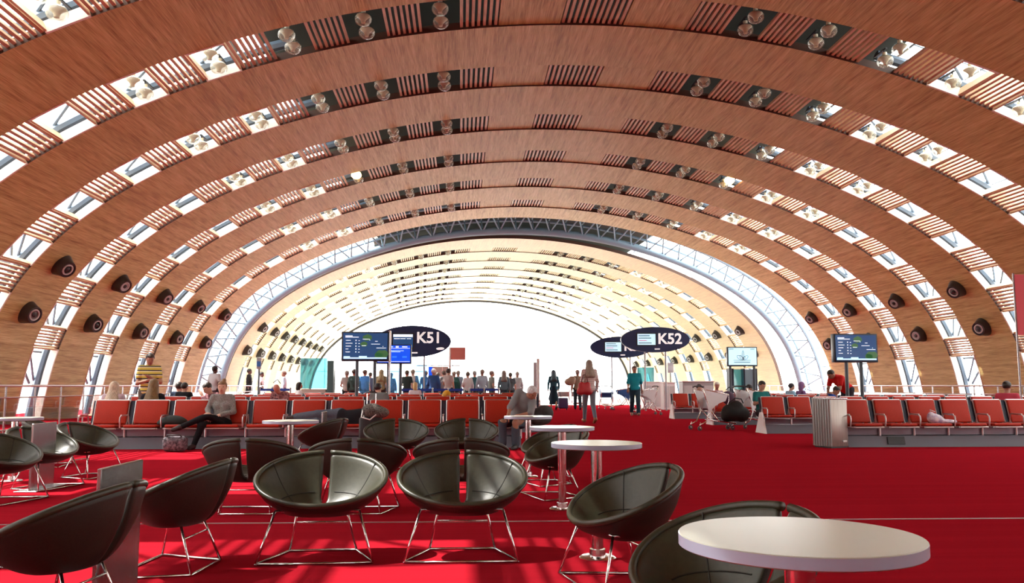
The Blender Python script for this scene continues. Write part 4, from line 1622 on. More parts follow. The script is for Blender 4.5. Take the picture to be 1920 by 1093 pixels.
# ------------------------------------------------------------------ signs and screens
SIGNBLUE = mat('sign_navy', (0.010, 0.026, 0.10), 0.4)
SIGNWHITE = mat('sign_white', (0.9, 0.9, 0.9), 0.5, emit=(1, 1, 1), estr=0.5)
SCR_BLUE = mat('screen_blue', (0.01, 0.04, 0.12), 0.2, emit=(0.012, 0.05, 0.14), estr=1.0)
SCR_BRIGHT = mat('screen_bright_blue', (0.01, 0.08, 0.5), 0.2, emit=(0.005, 0.07, 0.75), estr=1.0)
SCR_CYAN = mat('screen_pale_cyan', (0.5, 0.7, 0.8), 0.2, emit=(0.5, 0.82, 0.95), estr=0.9)
SCR_GREEN = mat('screen_map_green', (0.03, 0.08, 0.03), 0.3, emit=(0.03, 0.10, 0.035), estr=1.0)
SCR_TEXT = mat('screen_text', (0.8, 0.85, 0.9), 0.3, emit=(0.7, 0.85, 0.95), estr=1.0)
SCR_INK = mat('screen_ink', (0.02, 0.03, 0.08), 0.4)
SCR_PINK = mat('screen_pink', (0.6, 0.15, 0.3), 0.4, emit=(0.5, 0.1, 0.25), estr=0.6)


def text(name, body, size, m, parent, loc, bold=0.0, ax='CENTER'):
    cu = bpy.data.curves.new(name, 'FONT')
    cu.body = body
    cu.size = size
    cu.align_x = ax
    cu.align_y = 'CENTER'
    cu.extrude = 0.01
    cu.offset = bold
    cu.materials.append(m)
    tmp = bpy.data.objects.new('tmp', cu)
    me = bpy.data.meshes.new_from_object(tmp)
    bpy.data.objects.remove(tmp)
    bpy.data.curves.remove(cu)
    return link(name, me, parent, Matrix.Translation(Vector(loc)) @ Matrix.Rotation(math.pi / 2, 4, 'X'))


def lines_mesh(rects, y, mats, name, parent):
    """small flat raised bars: (x, z, w, h, material index)"""
    b = MB()
    for x, z, w, h, mi in rects:
        b.box((x, y, z), (w, 0.006, h), mi=mi)
    return part(name, b, mats, parent)


def oval_sign(px0, px1, py0, py1, Y, code, label, partial=None):
    c = at((px0 + px1) / 2, (py0 + py1) / 2, Y)
    a, b_ = (px1 - px0) / 2 / FPX * Y, (py1 - py0) / 2 / FPX * Y
    o = thing('gate_sign', label, 'sign', (c.x, Y, 0), -math.atan2(c.x, Y) * 0.3, 'oval gate signs')
    bd = MB()
    n = 64
    MM = Matrix.Translation((0, 0, c.z)) @ Matrix(((1, 0, 0, 0), (0, 0, -1, 0), (0, 1, 0, 0), (0, 0, 0, 1)))
    bd.prism([(a * math.cos(2 * math.pi * i / n), b_ * math.sin(2 * math.pi * i / n)) for i in range(n)], -0.12, 0.12, MM)
    part('board', bd, SIGNBLUE, o, 40)
    text('gate_number', code, b_ * (.98 if code == 'K51' else 1.16), SIGNWHITE, o, (a * 0.42, -0.13, c.z + b_ * (0.2 if code == 'K51' else 0.03)), 0.014)
    s_ = MB(); sw, sh = a * 0.52, b_ * 0.86
    s_.box((-a * 0.26, -0.125, c.z + b_ * 0.02), (sw + .1, 0.03, sh + .1), mi=1)
    s_.box((-a * 0.26, -0.142, c.z + b_ * 0.02), (sw, 0.01, sh), mi=0)
    sc = part('screen', s_, [SCR_BLUE if code == 'K51' else SCR_CYAN, BLACK], o)
    x0 = -a * 0.26 - sw / 2
    rs = []
    if code == 'K51':
        rs.append((-a * .26, c.z + b_ * .02 + sh * .38, sw * .98, sh * .2, 2))
        for i, w in enumerate((.3, .25, .22)):
            rs.append((x0 + sw * (.2 + .3 * i), c.z + b_ * .02 + sh * .16, sw * w, sh * .05, 2))
        rs.append((-a * .26, c.z - b_ * .02 - sh * .3, sw * .8, sh * .05, 2))
    else:
        for i, (w, mi) in enumerate(((.62, 0), (.70, 0), (.45, 1), (.72, 0))):
            rs.append((x0 + sw * (.06 + w / 2), c.z + b_ * .02 + sh * (.33 - .22 * i), sw * w, sh * .07, mi))
    lines_mesh(rs, -0.15, [SCR_INK, SCR_PINK, SCR_TEXT], 'screen_text', sc)
    lines_mesh([(a * .05, c.z - b_ * .74, .22, .05, 0)], -0.125, [SIGNWHITE], 'small_caption', o)
    if code == 'K51':
        e = MB()
        e.prism([(.16 * math.cos(q) + .03 * math.sin(q) ** 3, .05 * math.sin(q)) for q in [2 * math.pi * i / 20 for i in range(20)]], 0.12, 0.135,
                Matrix.Translation((a * .72, 0, c.z - b_ * .47)) @ Matrix(((1, 0, 0, 0), (0, 0, -1, 0), (0, 1, 0, 0), (0, 0, 0, 1))))
        part('white_mark', e, SIGNWHITE, o)
    for sx in (-1, 1):
        p = MB(); p.tube([(sx * a * .3, 0.02, 0), (sx * a * .3, 0.02, c.z - b_ * .85)], 0.035, 10)
        part('post', p, mat('post_grey', (.35, .36, .4), .4, .4), o, 40)
    return o


oval_sign(704, 845, 611, 669, 33.5, 'K51', 'dark blue oval gate sign reading K51')
oval_sign(1163, 1293, 613, 661, 36.0, 'K52', 'dark blue oval gate sign reading K52')
oval_sign(1106, 1222, 631, 671, 41.0, 'K53', 'smaller blue oval sign partly hidden behind the K52 sign')


def flight_screen(px0, px1, py0, py1, Y, label, style, posts=(.33, .67), thick=.14):
    c = at((px0 + px1) / 2, (py0 + py1) / 2, Y)
    w, h = (px1 - px0) / FPX * Y, (py1 - py0) / FPX * Y
    o = thing('flight_screen', label, 'screen', (c.x, Y, 0), 0, 'screens on posts')
    b = MB(); b.rbox((0, thick / 2, c.z), (w, thick, h), .015, 2)
    part('housing', b, mat('screen_housing', (.012, .02, .035), .35), o, 40)
    sw, sh = w * .93, h * .88
    s_ = MB(); s_.box((0, -.004, c.z + h * .01), (sw, .012, sh))
    sc = part('screen', s_, {'map': SCR_BLUE, 'bright': SCR_BRIGHT, 'lotus': SCR_CYAN}[style], o)
    L, Tp = -sw / 2, c.z + sh / 2
    if style == 'map':
        m_ = MB()
        R_ = random.Random(3)
        for (cx_, cz_, rr) in ((.55, .16, .09), (.47, .42, .07), (.88, .80, .12), (.80, .84, .08)):
            pl = [(rr * sw * (1 + .3 * R_.random()) * math.cos(q), rr * sh * 1.2 * (1 + .3 * R_.random()) * math.sin(q)) for q in [2 * math.pi * i / 12 for i in range(12)]]
            m_.prism(pl, 0, .004, Matrix.Translation((L + cx_ * sw, -.011, Tp - cz_ * sh)) @ Matrix(((1, 0, 0, 0), (0, 0, -1, 0), (0, 1, 0, 0), (0, 0, 0, 1))))
        part('map_patches', m_, SCR_GREEN, sc)
        rs = [(L + .13 * sw, Tp - .10 * sh, .16 * sw, .035 * sh, 0), (L + .2 * sw, Tp - .145 * sh, .3 * sw, .025 * sh, 0)]
        for i, ww in enumerate((.11, .15, .12, .06, .10)):
            z = Tp - (.27 + .11 * i) * sh
            rs += [(L + (.06 + ww / 2) * sw, z, ww * sw, .022 * sh, 0), (L + .29 * sw, z, .022 * sw, .045 * sh, 0), (L + .36 * sw, z - .01 * sh, .03 * sw, .022 * sh, 0)]
        for x, z, ww in ((.52, .22, .16), (.47, .47, .1), (.75, .30, .06), (.73, .41, .2), (.86, .56, .22), (.60, .26, .02), (.90, .50, .02)):
            rs.append((L + x * sw, Tp - z * sh, ww * sw, .02 * sh, 0))
        rs += [(0, Tp - .945 * sh, sw * .97, .055 * sh, 1), (L + .45 * sw, Tp - .895 * sh, .18 * sw, .06 * sh, 1), (L + .09 * sw, Tp - .895 * sh, .14 * sw, .04 * sh, 1)]
        lines_mesh(rs, -.018, [SCR_TEXT, SCR_CYAN], 'screen_text', sc)
    elif style == 'bright':
        rs = [(.10 * sw, Tp - .07 * sh, .09 * sw, .09 * sh, 0), (.33 * sw, Tp - .07 * sh, .16 * sw, .06 * sh, 0), (-.2 * sw, Tp - .07 * sh, .35 * sw, .05 * sh, 1),
              (0, Tp - .155 * sh, sw * .98, .02 * sh, 0), (0, Tp - .3 * sh, .6 * sw, .03 * sh, 1), (-.05 * sw, Tp - .36 * sh, .5 * sw, .03 * sh, 1), (0, Tp - .93 * sh, sw * .98, .025 * sh, 0)]
        rs += [(x * sw, Tp - .66 * sh, .14 * sw, .1 * sh, 2) for x in (-.3, 0.02, .33)]
        lines_mesh(rs, -.018, [SCR_TEXT, SCR_CYAN, mat('screen_mid_blue', (.03, .2, .7), .3, emit=(.02, .16, .9), estr=1)], 'screen_text', sc)
    else:
        t = MB()
        for ang, ln, wd in ((90, .52, .05), (148, .42, .1), (128, .30, .07), (38, .36, .09), (60, .22, .05)):
            q = math.radians(ang)
            base = Vector((.02 * sw, -.014, c.z - .18 * sh))
            pts = []
            for i in range(17):
                u = 2 * math.pi * i / 16
                a_ = .5 * ln * sh * (1 - math.cos(u)); b2 = wd * sh * math.sin(u)
                pts.append(base + Vector((a_ * math.cos(q) - b2 * math.sin(q), 0, a_ * math.sin(q) + b2 * math.cos(q))))
            t.tube(pts[:-1], .006, 5, closed=True)
        part('leaf_drawing', t, SCR_INK, sc)
        rs = [(-.02 * sw, c.z - .22 * sh, .62 * sw, .018 * sh, 0), (-.02 * sw, c.z - .33 * sh, .58 * sw, .04 * sh, 1), (-.4 * sw, Tp - .07 * sh, .17 * sw, .03 * sh, 1), (.36 * sw, Tp - .07 * sh, .15 * sw, .03 * sh, 1)]
        lines_mesh(rs, -.018, [SCR_INK, mat('screen_slate', (.1, .2, .3), .4)], 'screen_text', sc)
    for f in posts:
        p = MB(); x = (f - .5) * w
        p.tube([(x, thick / 2, 0), (x, thick / 2, c.z - h / 2 + .05)], .045, 12)
        p.lathe([(.09, 0), (.09, .02), (.045, .03)], 16, (x, thick / 2, 0))
        part('post', p, mat('screen_post', (.07, .085, .10), .35, .4), o, 40)
    return o


flight_screen(641, 729, 622, 677, 23.0, 'large dark flight map screen on two posts before the K51 sign', 'map', (.33, .70))
flight_screen(706, 771, 646, 682, 26.5, 'small bright blue screen on two thin posts below the K51 sign', 'bright', (.34, .69))
flight_screen(1562, 1648, 625, 680, 21.2, 'flight map screen on two dark posts by the red-shirted man', 'map', (.30, .64), .2)
flight_screen(1363, 1421, 650, 687, 28.6, 'pale cyan screen with leaf drawing above the luggage trolleys', 'lotus', (.1, .9))

# tall cabinet with glass doors under the leaf screen
c = col_at(1392, 29.2)
o = thing('glass_cabinet', 'tall teal glass booth under the leaf screen', 'booth', (c.x, 29.2, 0))
w = 50 / FPX * 29.2
for x, ww, m in ((-w * .46, .16, NAVY), (0.03, .05, NAVY), (w * .5, .06, NAVY)):
    b = MB(); b.box((x, 0, .82), (ww, .3, 1.64)); part('frame_post', b, m, o)
TEAL = glass_mat('teal_glass', (.32, .68, .74), .06, .03, .35, (.25, .62, .70))
b = MB(); b.box((-w * .2, .0, .82), (w * .46, .03, 1.6)); part('glass_door', b, TEAL, o)
b = MB(); b.box((w * .27, .0, .82), (w * .44, .03, 1.6)); part('side_panel', b, mat('blue_grey_panel', (.3, .42, .5), .3), o)

# side column of the left-hand screen group: pale vertical fins between the screens
c = at(731, 650, 25.3)
o = thing('sign_fin', 'white upright fin standing between the map screen and K51 sign', 'sign', (c.x, 25.3, 0))
b = MB(); b.box((0, 0, 2.2), (.055, .3, .92)); part('fin', b, WHITE, o)
b = MB(); b.tube([(0, 0, 0), (0, 0, 1.75)], .03, 8); part('post', b, BRUSHED, o, 40)

# faded red panel on a post
c = at(859, 663, 40)
o = thing('square_sign', 'faded red square panel on a white post beside the K51 sign', 'sign', (c.x, 40, 0))
b = MB(); b.rbox((0, 0, c.z), (.68, .05, .58), .01, 1); part('panel', b, mat('faded_red', (.62, .2, .17), .5), o)
b = MB(); b.tube([(-.38, .03, 0), (-.38, .03, c.z + .3)], .05, 8); part('post', b, WHITE, o, 40)
b = MB(); b.box((-.36, .0, c.z), (.08, .04, .06)); part('clamp', b, WHITE, o)

# gate wall and blue gate screen behind the queue
c = col_at(822, 43)
o = thing('gate_wall', 'grey gate wall with blue panel behind the queue', 'wall panel', (c.x, 43, 0))
w = 36 / FPX * 43
b = MB(); b.box((0, 0, 1.0), (w, .12, 2.0)); part('wall_panel', b, mat('gate_grey', (.42, .45, .42), .6), o)
b = MB(); b.box((-w * .42, -.08, 1.6), (.2, .04, .8)); part('blue_panel', b, SCR_BRIGHT, o)
b = MB(); b.box((0, -.05, 2.06), (w + 1.2, .08, .05)); part('top_rail', b, BRUSHED, o)
b = MB(); b.box((w * .2, -.07, 1.0), (.04, .02, 2.0)); part('door_seam', b, WHITE, o)

# blue-tinted glass screens among the queue
BLUEGLASS = glass_mat('blue_glass', (.45, .72, .95), .06, .03, .25, (.2, .55, .85))
for px0, px1, py0, Y, lb in ((729, 750, 690, 31, 'blue glass screen panel below the small blue screen'), (779, 800, 684, 34, 'blue glass screen panel in front of the grey gate wall'),
                             (674, 693, 705, 30.5, 'light blue glass panel between the map screen posts')):
    a, b2 = at(px0, py0, Y), at(px1, py0, Y)
    o = thing('glass_screen', lb, 'glass panel', ((a.x + b2.x) / 2, Y, 0), 0, 'blue glass screens at the gate')
    b = MB(); b.box((0, 0, a.z / 2 + .03), (b2.x - a.x, .02, a.z - .06)); part('glass', b, BLUEGLASS, o)
    b = MB(); b.box((0, 0, .03), (b2.x - a.x, .1, .06)); part('foot_rail', b, BRUSHED, o)

# gate desk with teal glass at the end of the seat rows
a, b2 = at(564, 672, 31), at(614, 672, 31)
o = thing('gate_desk', 'gate desk with tall teal glass screen behind the seat rows', 'desk', ((a.x + b2.x) / 2, 31, 0))
w = b2.x - a.x
b = MB(); b.rbox((0, .3, .47), (w * .93, .6, .94), .02, 1); part('desk_base', b, mat('desk_beige', (.5, .42, .36), .5), o)
b = MB(); b.box((0, 0.0, (a.z + .94) / 2 + .01), (w, .02, a.z - .94)); part('glass_screen', b, TEAL, o)
b = MB(); b.box((w / 2 + .12, .2, 1.0), (.22, .5, 1.9)); part('side_cabinet', b, mat('desk_green', (.06, .12, .12), .4), o)

# far right glass and counters
a, b2 = at(1195, 689, 41), at(1226, 689, 41)
o = thing('gate_glass', 'turquoise glass panel behind the woman in teal', 'glass panel', ((a.x + b2.x) / 2, 41, 0))
b = MB(); b.box((0, 0, a.z - .34), (b2.x - a.x, .02, .68)); part('glass', b, TEAL, o)
for sx in (-1, 1):
    b = MB(); b.tube([(sx * .36, .03, 0), (sx * .36, .03, a.z)], .025, 8); part('post', b, BRUSHED, o, 40)


def counter(px0, px1, py0, Y, label, m, n=2, topm=None):
    a, b2 = at(px0, py0, Y), at(px1, py0, Y)
    w = b2.x - a.x
    o = thing('gate_counter', label, 'counter', ((a.x + b2.x) / 2, Y, 0), 0, 'gate counters')
    b = MB(); b.rbox((0, .3, a.z / 2), (w, .6, a.z), .015, 1); part('cabinet', b, m, o)
    b = MB(); b.rbox((0, .28, a.z + .02), (w + .06, .68, .04), .01, 1); part('counter_top', b, topm or WHITE, o)
    for i in range(n):
        b = MB(); b.box((-w / 2 + w * (i + .5) / n, -.006, a.z * .48), (w / n * .8, .012, a.z * .8)); part('door_panel', b, mat('counter_panel', (.55, .57, .57), .4), o)
    return o


counter(1206, 1240, 717, 39, 'white gate counter behind the woman in teal', WHITE, 2)
counter(1244, 1266, 718, 37.4, 'narrow white and grey gate counter left of the farthest bench', WHITE, 2)
counter(1280, 1338, 716, 34, 'wide grey gate counter behind the white-haired man', mat('counter_grey', (.38, .38, .39), .5), 3)

# thin sign poles
def pole_sign(px, pyt, pyb, pw, Y, label, m, m2):
    p = at(px, pyt, Y); q = at(px, pyb, Y)
    o = thing('pole_sign', label, 'sign', (p.x, Y, 0))
    b = MB(); b.tube([(0, .04, 0), (0, .04, p.z)], .025, 8); b.lathe([(.16, 0), (.16, .015), (.02, .03)], 18, (0, .04, 0)); part('pole', b, mat('pole_dark', (.1, .12, .14), .4, .4), o, 40)
    w = pw / FPX * Y
    b = MB(); b.rbox((0, 0, (p.z + q.z) / 2), (w, .05, p.z - q.z), .01, 1); part('sign_box', b, m, o)
    b = MB(); b.box((0, -.028, (p.z + q.z) / 2 - .02), (w * .82, .01, (p.z - q.z) * .45)); part('sign_face', b, m2, o)


pole_sign(486, 670, 692, 8.5, 25, 'slim grey pole sign standing among the seat rows by railing', mat('sign_grey', (.4, .42, .44), .4), SCR_BLUE)
pole_sign(1257, 680, 699, 11, 38.8, 'small pale grey notice on a pole right of the K52 sign', mat('notice_grey', (.5, .56, .62), .4), mat('notice_face', (.6, .66, .72), .4))

# blue belt barrier in front of the queue
def barrier(px0, px1, Y, n, label):
    a, b2 = col_at(px0, Y), col_at(px1, Y)
    o = thing('queue_barrier', label, 'barrier', (a.x, Y, 0), 0, 'blue belt barriers')
    L = b2.x - a.x
    pm = MB(); pm.tube([(0, 0, 0), (0, 0, .98)], .035, 10); pm.lathe([(.17, 0), (.17, .02), (.035, .04)], 18)
    pme = pm.mesh('barrier_post', BRUSHED, 40)
    for i in range(n + 1):
        link('barrier_post', pme, o, Matrix.Translation((L * i / n, 0, 0)))
        if i < n:
            b = MB(); b.box((L * (i + .5) / n, 0, .90), (L / n - .07, .006, .09)); part('blue_belt', b, mat('belt_blue', (.01, .05, .36), .6), o)


barrier(752, 870, 31.5, 4, 'blue belt barrier before the queue, under the K51 sign')
barrier(880, 935, 32.5, 2, 'blue belt barrier in the middle of the hall before the queue')
barrier(487, 545, 33.5, 2, 'blue belt barrier far off by the railing, before the teal glass desk')


# ------------------------------------------------------------------ luggage trolleys
def trolley_proto(label, panel, seatm):
    o = thing('luggage_trolley', label, 'trolley', group='airport luggage trolleys')
    f = MB()          # runs along +x (front), handle at -x
    for sy in (-1, 1):
        y = sy * .27
        f.tube([(-.40, y, 1.02), (-.36, y, .85), (-.22, y * .95, .45), (-.34, y, .20), (-.50, y, .12)], .016, 8)
        f.tube([(-.24, y * .95, .50), (.0, y * .9, .22), (.45, y * .75, .16)], .016, 8)
        f.tube([(-.38, y, .96), (.25, y, .845), (.26, y, .69), (.10, y, .30)], .013, 8)
    f.tube([(.45, -.2, .16), (.5, 0, .17), (.45, .2, .16)], .016, 8)
    f.tube([(-.22, -.25, .45), (-.22, .25, .45)], .014, 8)
    for i in range(4):
        f.tube([(-.15 + .16 * i, -.2, .235 - .02 * i), (-.15 + .16 * i, .2, .235 - .02 * i)], .010, 6)
    part('frame', f, CHROME, o, 'all')
    h = MB(); h.tube([(-.40, -.30, 1.02), (-.42, -.15, 1.04), (-.42, .15, 1.04), (-.40, .30, 1.02)], .02, 8)
    part('handle', h, BLACK, o, 'all')
    for sy in (-1, 1):
        p = MB()
        out = []
        for i in range(9):
            t = i / 8
            out.append((-.38 + .62 * t, .96 - .12 * t))
        for i in range(1, 9):
            t = i / 8
            out.append((.24 - .50 * t - .03 * math.sin(math.pi * t), .70 - .30 * t + .06 * math.sin(math.pi * t)))
        MM = Matrix.Translation((0, sy * .27, 0)) @ Matrix(((1, 0, 0, 0), (0, 0, -1, 0), (0, 1, 0, 0), (0, 0, 0, 1)))
        p.prism(out[::-1], -.006, .006, MM)
        part('side_panel', p, panel, o)
    b = MB()
    b.box((-.02, 0, .74), (.3, .5, .012), Euler((0, math.radians(8), 0)).to_matrix())
    b.box((-.17, 0, .63), (.012, .5, .22))
    part('basket', b, seatm, o)
    for x, y in ((-.5, -.27), (-.5, .27), (.40, -.13), (.40, .13)):
        w = MB()
        Mw = Matrix.Rotation(math.pi / 2, 4, 'X')
        w.lathe([(.0, -.018), (.04, -.018), (.052, -.012), (.052, .012), (.04, .018), (0, .018)], 18, M=Mw.to_3x3())
        wo = part('wheel', w, mat('wheel_grey', (.09, .09, .1), .5), o, 40)
        wo.location = (x, y, .052)
        hb = MB(); hb.lathe([(0, -.026), (.022, -.024), (.022, .024), (0, .026)], 12, M=Mw.to_3x3())
        link('hub', hb.mesh('hub', CHROME, 40), wo)
        ck = MB(); ck.tube([(x, y, .07), (x + .02, y, .13), (x + .02, y * .98, .19)], .014, 6)
        part('caster_fork', ck, CHROME, o, 'all')
    return o


GREYP = mat('trolley_white_panel', (.82, .84, .86), .4)
BASK = mat('trolley_basket', (.5, .51, .53), .4, .4)
T1 = trolley_proto('white-panelled luggage trolley with large black bag, nearest of the trolleys', GREYP, BASK)


def tplace(px, Y, rz, label, first=False):
    p = col_at(px, Y)
    M = TR(p, math.radians(rz))
    if first:
        T1.matrix_basis = M
        return T1
    return dup(T1, M, label)


tplace(1338, 20.4, 8, '', True)
tplace(1412, 21.4, 20, 'white-panelled luggage trolley with pale bag, beside the end-panel bench')
tplace(1209, 31.0, 188, 'empty white luggage trolley right behind the woman in teal')
BLUEP = mat('trolley_blue_panel', (.02, .12, .4), .4)
T2 = trolley_proto('blue luggage trolley seen end-on beside the red-handbag woman', BLUEP, BLUEP)
T2.matrix_basis = TR(col_at(1137, 38.5), math.radians(-90))
dup(T2, TR(col_at(1166, 37.5), math.radians(180)), 'blue luggage trolley seen from the side, left of the woman in teal')
for i in range(2):
    dup(T1, TR(col_at(1057 + 25 * i, 41.5 + .2 * i), math.radians(80)), 'grey luggage trolley, %s in the nested line beside the dark dress' % ORD[i], 'nested trolleys at the far end')


# ------------------------------------------------------------------ bags and small things
def blob(name, label, cat, loc, rz, ells, m, h=.02, cut=None, group=None):
    S = SDF()
    for c_, r_ in ells:
        S.ell(c_, r_, k=.05)
    o = thing(name, label, cat, loc, rz, group)
    link('bag_body', S.mesh('bag_body', m, h, 0, cut), o)
    return o


def handle(o, pts, r, m, name='strap'):
    b = MB(); b.tube(pts, r, 6); part(name, b, m, o, 'all')


FLOWER = noise_mat('floral_bag_cloth', (.008, .008, .014), (.20, .17, .19), 28, .8)
c = col_at(339, 14.3)
o = thing('floral_bag', 'round floral patterned bag on the carpet by the cross-legged woman', 'bag', (c.x, 14.15, 0))
b = MB(); b.rbox((0, 0, .13), (.36, .24, .24), .07, 4); part('bag_body', b, FLOWER, o, 60)
b = MB(); b.tube([(-.15, -.02, .18), (-.1, -.1, .27), (.1, -.1, .27), (.15, -.02, .18)], .012, 8); part('handle', b, BLACK, o, 'all')
b = MB(); b.tube([(-.172, -.11, .2), (.172, -.11, .2)], .006, 6); part('zip', b, BLACK, o)

c = col_at(327, 14.85)
blob('black_bag', 'soft black bag on the red seat beside the cross-legged woman', 'bag', (c.x, 14.83, .40), 0, [((0, 0, .06), (.2, .13, .1)), ((.12, .0, .04), (.14, .1, .07)), ((-.14, .02, .03), (.12, .1, .06))], mat('bag_black_green', (.01, .015, .013), .7))
# telescopic-handle suitcase with mesh bag
c = col_at(697, 14.1)
o = thing('suitcase', 'black cabin suitcase with raised metal handle before the red seats', 'suitcase', (c.x, 14.05, 0))
b = MB(); b.rbox((0, 0, .30), (.36, .22, .5), .04, 3); part('case_body', b, mat('case_black', (.012, .012, .014), .6), o, 50)
for sx in (-1, 1):
    b = MB(); b.tube([(sx * .07, .06, .55), (sx * .07, .06, .93)], .009, 8); part('handle_rod', b, CHROME, o, 40)
    w = MB(); w.lathe([(0, -.015), (.035, -.012), (.035, .012), (0, .015)], 14, M=Matrix.Rotation(math.pi / 2, 3, 'Y')); wo = part('wheel', w, BLACK, o, 40); wo.location = (sx * .14, .06, .036)
b = MB(); b.tube([(-.09, .06, .93), (-.04, .06, .95), (.04, .06, .95), (.09, .06, .93)], .014, 8); part('grip', b, BLACK, o, 'all')
o = blob('net_bag', 'dark netted shoulder bag lying on the black cabin suitcase', 'bag', (c.x + .02, 14.02, .55), 0, [((0, 0, .10), (.17, .11, .12)), ((.14, .0, .07), (.14, .1, .09))], noise_mat('net_dark', (.012, .011, .01), (.16, .14, .12), 50, .8))
handle(o, [(-.14, -.04, .12), (-.16, -.09, .0), (-.02, -.12, -.04), (.08, -.11, .04)], .012, mat('pale_strap', (.5, .48, .46), .6))

# paper on the far table, newspaper
p = col_at(985, 9.95)
o = thing('paper_sheet', 'sheet of paper on the round table by the slumped man', 'paper', (p.x - .05, 9.93, .7), math.radians(10))
b = MB(); b.box((0, 0, .004), (.21, .29, .006)); part('sheet', b, WHITE, o)

# crumpled plastic bag on the right bench
c = col_at(1752, 14.7)
o = blob('plastic_bag', 'crumpled white and lilac plastic bag left on a red seat', 'bag', (c.x, 14.62, .40), 0, [((-.06, 0, .07), (.13, .12, .09)), ((.12, -.02, .03), (.2, .1, .04)), ((-.12, .03, .12), (.06, .06, .08))], noise_mat('lilac_plastic', (.28, .2, .45), (.8, .78, .82), 14, .35))
handle(o, [(-.12, .02, .16), (-.15, .0, .23), (-.08, -.03, .2)], .008, WHITE)

# red handbag of the striped-top woman
c = col_at(1096, 24.15)
o = blob('handbag', 'large red handbag on the arm of the woman in striped top', 'handbag', (c.x - .02, 24.02, 1.0), math.radians(6), [((-.11, 0, -.12), (.12, .09, .09)), ((.11, 0, -.12), (.12, .09, .09)), ((0, 0, -.06), (.2, .08, .12)), ((-.08, 0, .06), (.1, .06, .1)), ((.08, 0, .06), (.1, .06, .1))], mat('handbag_red', (.45, .02, .03), .4), .016)
handle(o, [(-.1, 0, .13), (-.04, .02, .34), (.06, .03, .40), (.1, 0, .13)], .012, mat('handbag_strap', (.2, .03, .04), .5))

# tan shoulder bag, small case
c = col_at(1076, 37.4)
o = blob('shoulder_bag', 'big tan shoulder bag carried by the person in tan jacket', 'bag', (c.x - .2, 37.2, 1.28), 0, [((0, 0, -.06), (.24, .14, .17)), ((.1, 0, .06), (.16, .1, .14))], mat('bag_tan', (.34, .27, .2), .7), .025)
handle(o, [(-.15, 0, .2), (.1, .02, .42), (.3, .03, .1)], .02, mat('bag_tan_dark', (.2, .15, .1), .7))
c = col_at(1055, 37.4)
o = thing('small_suitcase', 'small dark purple suitcase pulled by the woman in long dress', 'suitcase', (c.x, 37.3, 0))
b = MB(); b.rbox((0, 0, .30), (.42, .24, .46), .05, 3); part('case_body', b, mat('case_purple', (.05, .035, .13), .5), o, 50)
b = MB(); b.tube([(-.08, .05, .53), (-.14, .05, .80)], .012, 6); part('pull_handle', b, BLACK, o)
for sx in (-1, 1):
    w = MB(); w.lathe([(0, -.02), (.04, -.015), (.04, .015), (0, .02)], 14, M=Matrix.Rotation(math.pi / 2, 3, 'Y')); wo = part('wheel', w, BLACK, o, 40); wo.location = (sx * .15, 0, .04)

# bags on the trolleys
c = col_at(1369, 20.5)
o = blob('duffel_bag', 'large round black duffel bag loaded between the luggage trolleys', 'bag', (c.x, 20.2, .18), 0, [((-.06, 0, .24), (.26, .2, .22)), ((.16, .02, .2), (.2, .2, .19)), ((.02, -.04, .40), (.16, .12, .12)), ((-.2, 0, .16), (.14, .14, .14))], mat('duffel_black', (.008, .01, .01), .75), .022)
handle(o, [(-.15, -.15, .5), (-.05, -.2, .58), (.1, -.2, .56), (.16, -.15, .46)], .014, BLACK)
c = col_at(1378, 20.5)
o = blob('travel_pack', 'pale grey soft bag hanging over the trolley beside black duffel', 'bag', (c.x + .02, 20.22, .62), 0, [((0, 0, .1), (.1, .12, .24)), ((.08, 0, .2), (.14, .12, .12))], mat('bag_pale', (.55, .56, .58), .7), .02)
handle(o, [(-.05, -.1, .3), (.0, -.13, .36), (.08, -.1, .32)], .01, BLACK)
c = col_at(1368, 21.2)
o = blob('purple_pack', 'dark plum backpack piled on the middle trolley', 'bag', (c.x - .02, 21.3, .66), 0, [((0, 0, .10), (.17, .14, .16)), ((.08, 0, .0), (.16, .14, .12))], mat('bag_plum', (.07, .03, .07), .6), .022)
handle(o, [(-.08, -.1, .28), (.0, -.12, .36), (.08, -.1, .28)], .012, BLACK)
c = col_at(1418, 21.3)
o = blob('brown_pack', 'reddish brown bag in the trolley beside the end-panel bench', 'bag', (c.x + .05, 21.4, .70), 0, [((0, 0, .1), (.26, .16, .14))], mat('bag_brown', (.22, .07, .04), .7), .022)
handle(o, [(-.1, -.1, .2), (.0, -.12, .28), (.1, -.1, .2)], .012, BLACK)
c = col_at(519, 42)
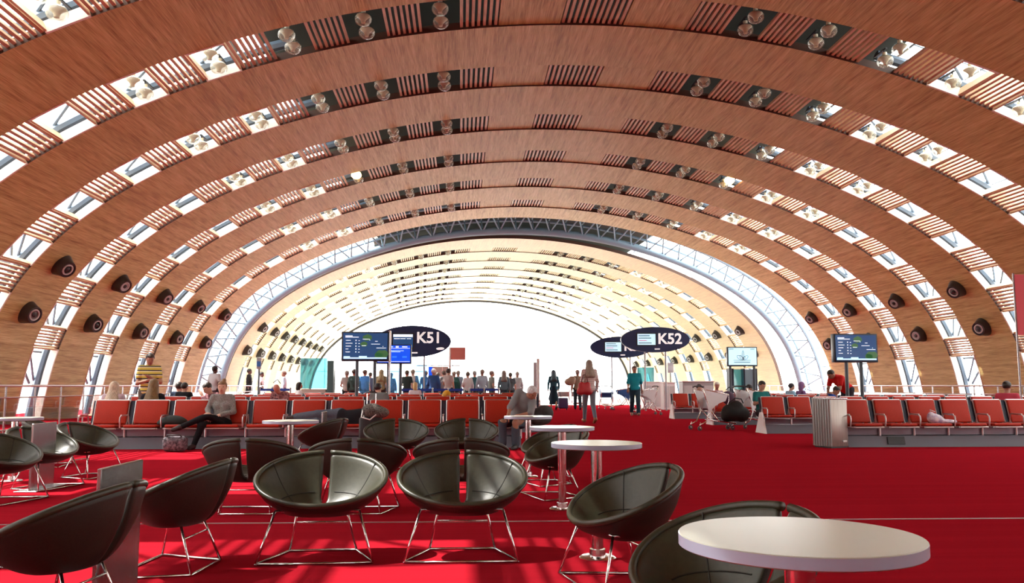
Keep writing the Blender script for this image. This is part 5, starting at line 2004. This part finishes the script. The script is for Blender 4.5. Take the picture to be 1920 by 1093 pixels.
o = blob('carry_bag', 'black bag carried by the grey-haired man far by railing', 'bag', (c.x - .05, 41.9, .95), 0, [((0, 0, -.05), (.2, .14, .2)), ((0, 0, -.14), (.22, .14, .14))], BLACK, .03)
handle(o, [(-.1, 0, .25), (.1, 0, .4), (.25, 0, .2)], .02, BLACK)

# socket plate on the right bench plinth
c = col_at(1676, 14.5)
o = thing('floor_grille', 'small dark grille panel low on the litter-bin bench front', 'grille', (c.x, 14.5, 0))
b = MB(); b.box((0, .015, .11), (.3, .03, .13), Euler((math.radians(-15), 0, 0)).to_matrix()); part('panel', b, BLACK, o)

# dark jacket and grey bag heaped beside the slumped man; pole by the hall's middle
c = col_at(1000, 14.5)
blob('jacket', 'dark grey jacket heaped on the seat beside the slumped man', 'jacket', (c.x + .08, 14.95, .42), 0, [((0, 0, .10), (.26, .2, .14)), ((.14, -.08, .16), (.16, .14, .14)), ((-.18, -.06, .2), (.14, .12, .12)), ((.05, -.16, .05), (.2, .12, .1))], noise_mat('jacket_dark', (.03, .032, .034), (.07, .072, .075), 12, .85), .02)
c = col_at(1009, 33)
o = thing('white_pole', 'tall white pole standing between the slumped man and dark dress', 'pole', (c.x, 33, 0))
b = MB(); b.tube([(0, 0, 0), (0, 0, 2.1)], .06, 12); part('pole', b, WHITE, o, 40)
b = MB(); b.box((-.12, .02, 1.0), (.12, .03, 1.9)); part('grey_panel', b, mat('pole_panel', (.5, .5, .54), .4), o)
b = MB(); b.lathe([(.2, 0), (.2, .03), (.07, .05)], 20); part('foot', b, BRUSHED, o, 40)

# red banner at the picture edge, behind the benches
p = at(1913, 510, 17.0); q = at(1913, 626, 17.0)
o = thing('red_banner', 'tall red banner on a pole at the far window wall, cut by picture edge', 'banner', (p.x + .40, 17.4, 0))
b = MB(); b.rbox((0, 0, (p.z + q.z) / 2), (.56, .04, p.z - q.z), .006, 1); part('panel', b, mat('banner_red', (.5, .03, .05), .5), o)
b = MB(); b.tube([(-.29, .0, 0), (-.29, .0, p.z + .03)], .02, 8); b.lathe([(.2, 0), (.2, .02), (.02, .04)], 18, (-.29, 0, 0)); part('pole', b, BRUSHED, o, 40)
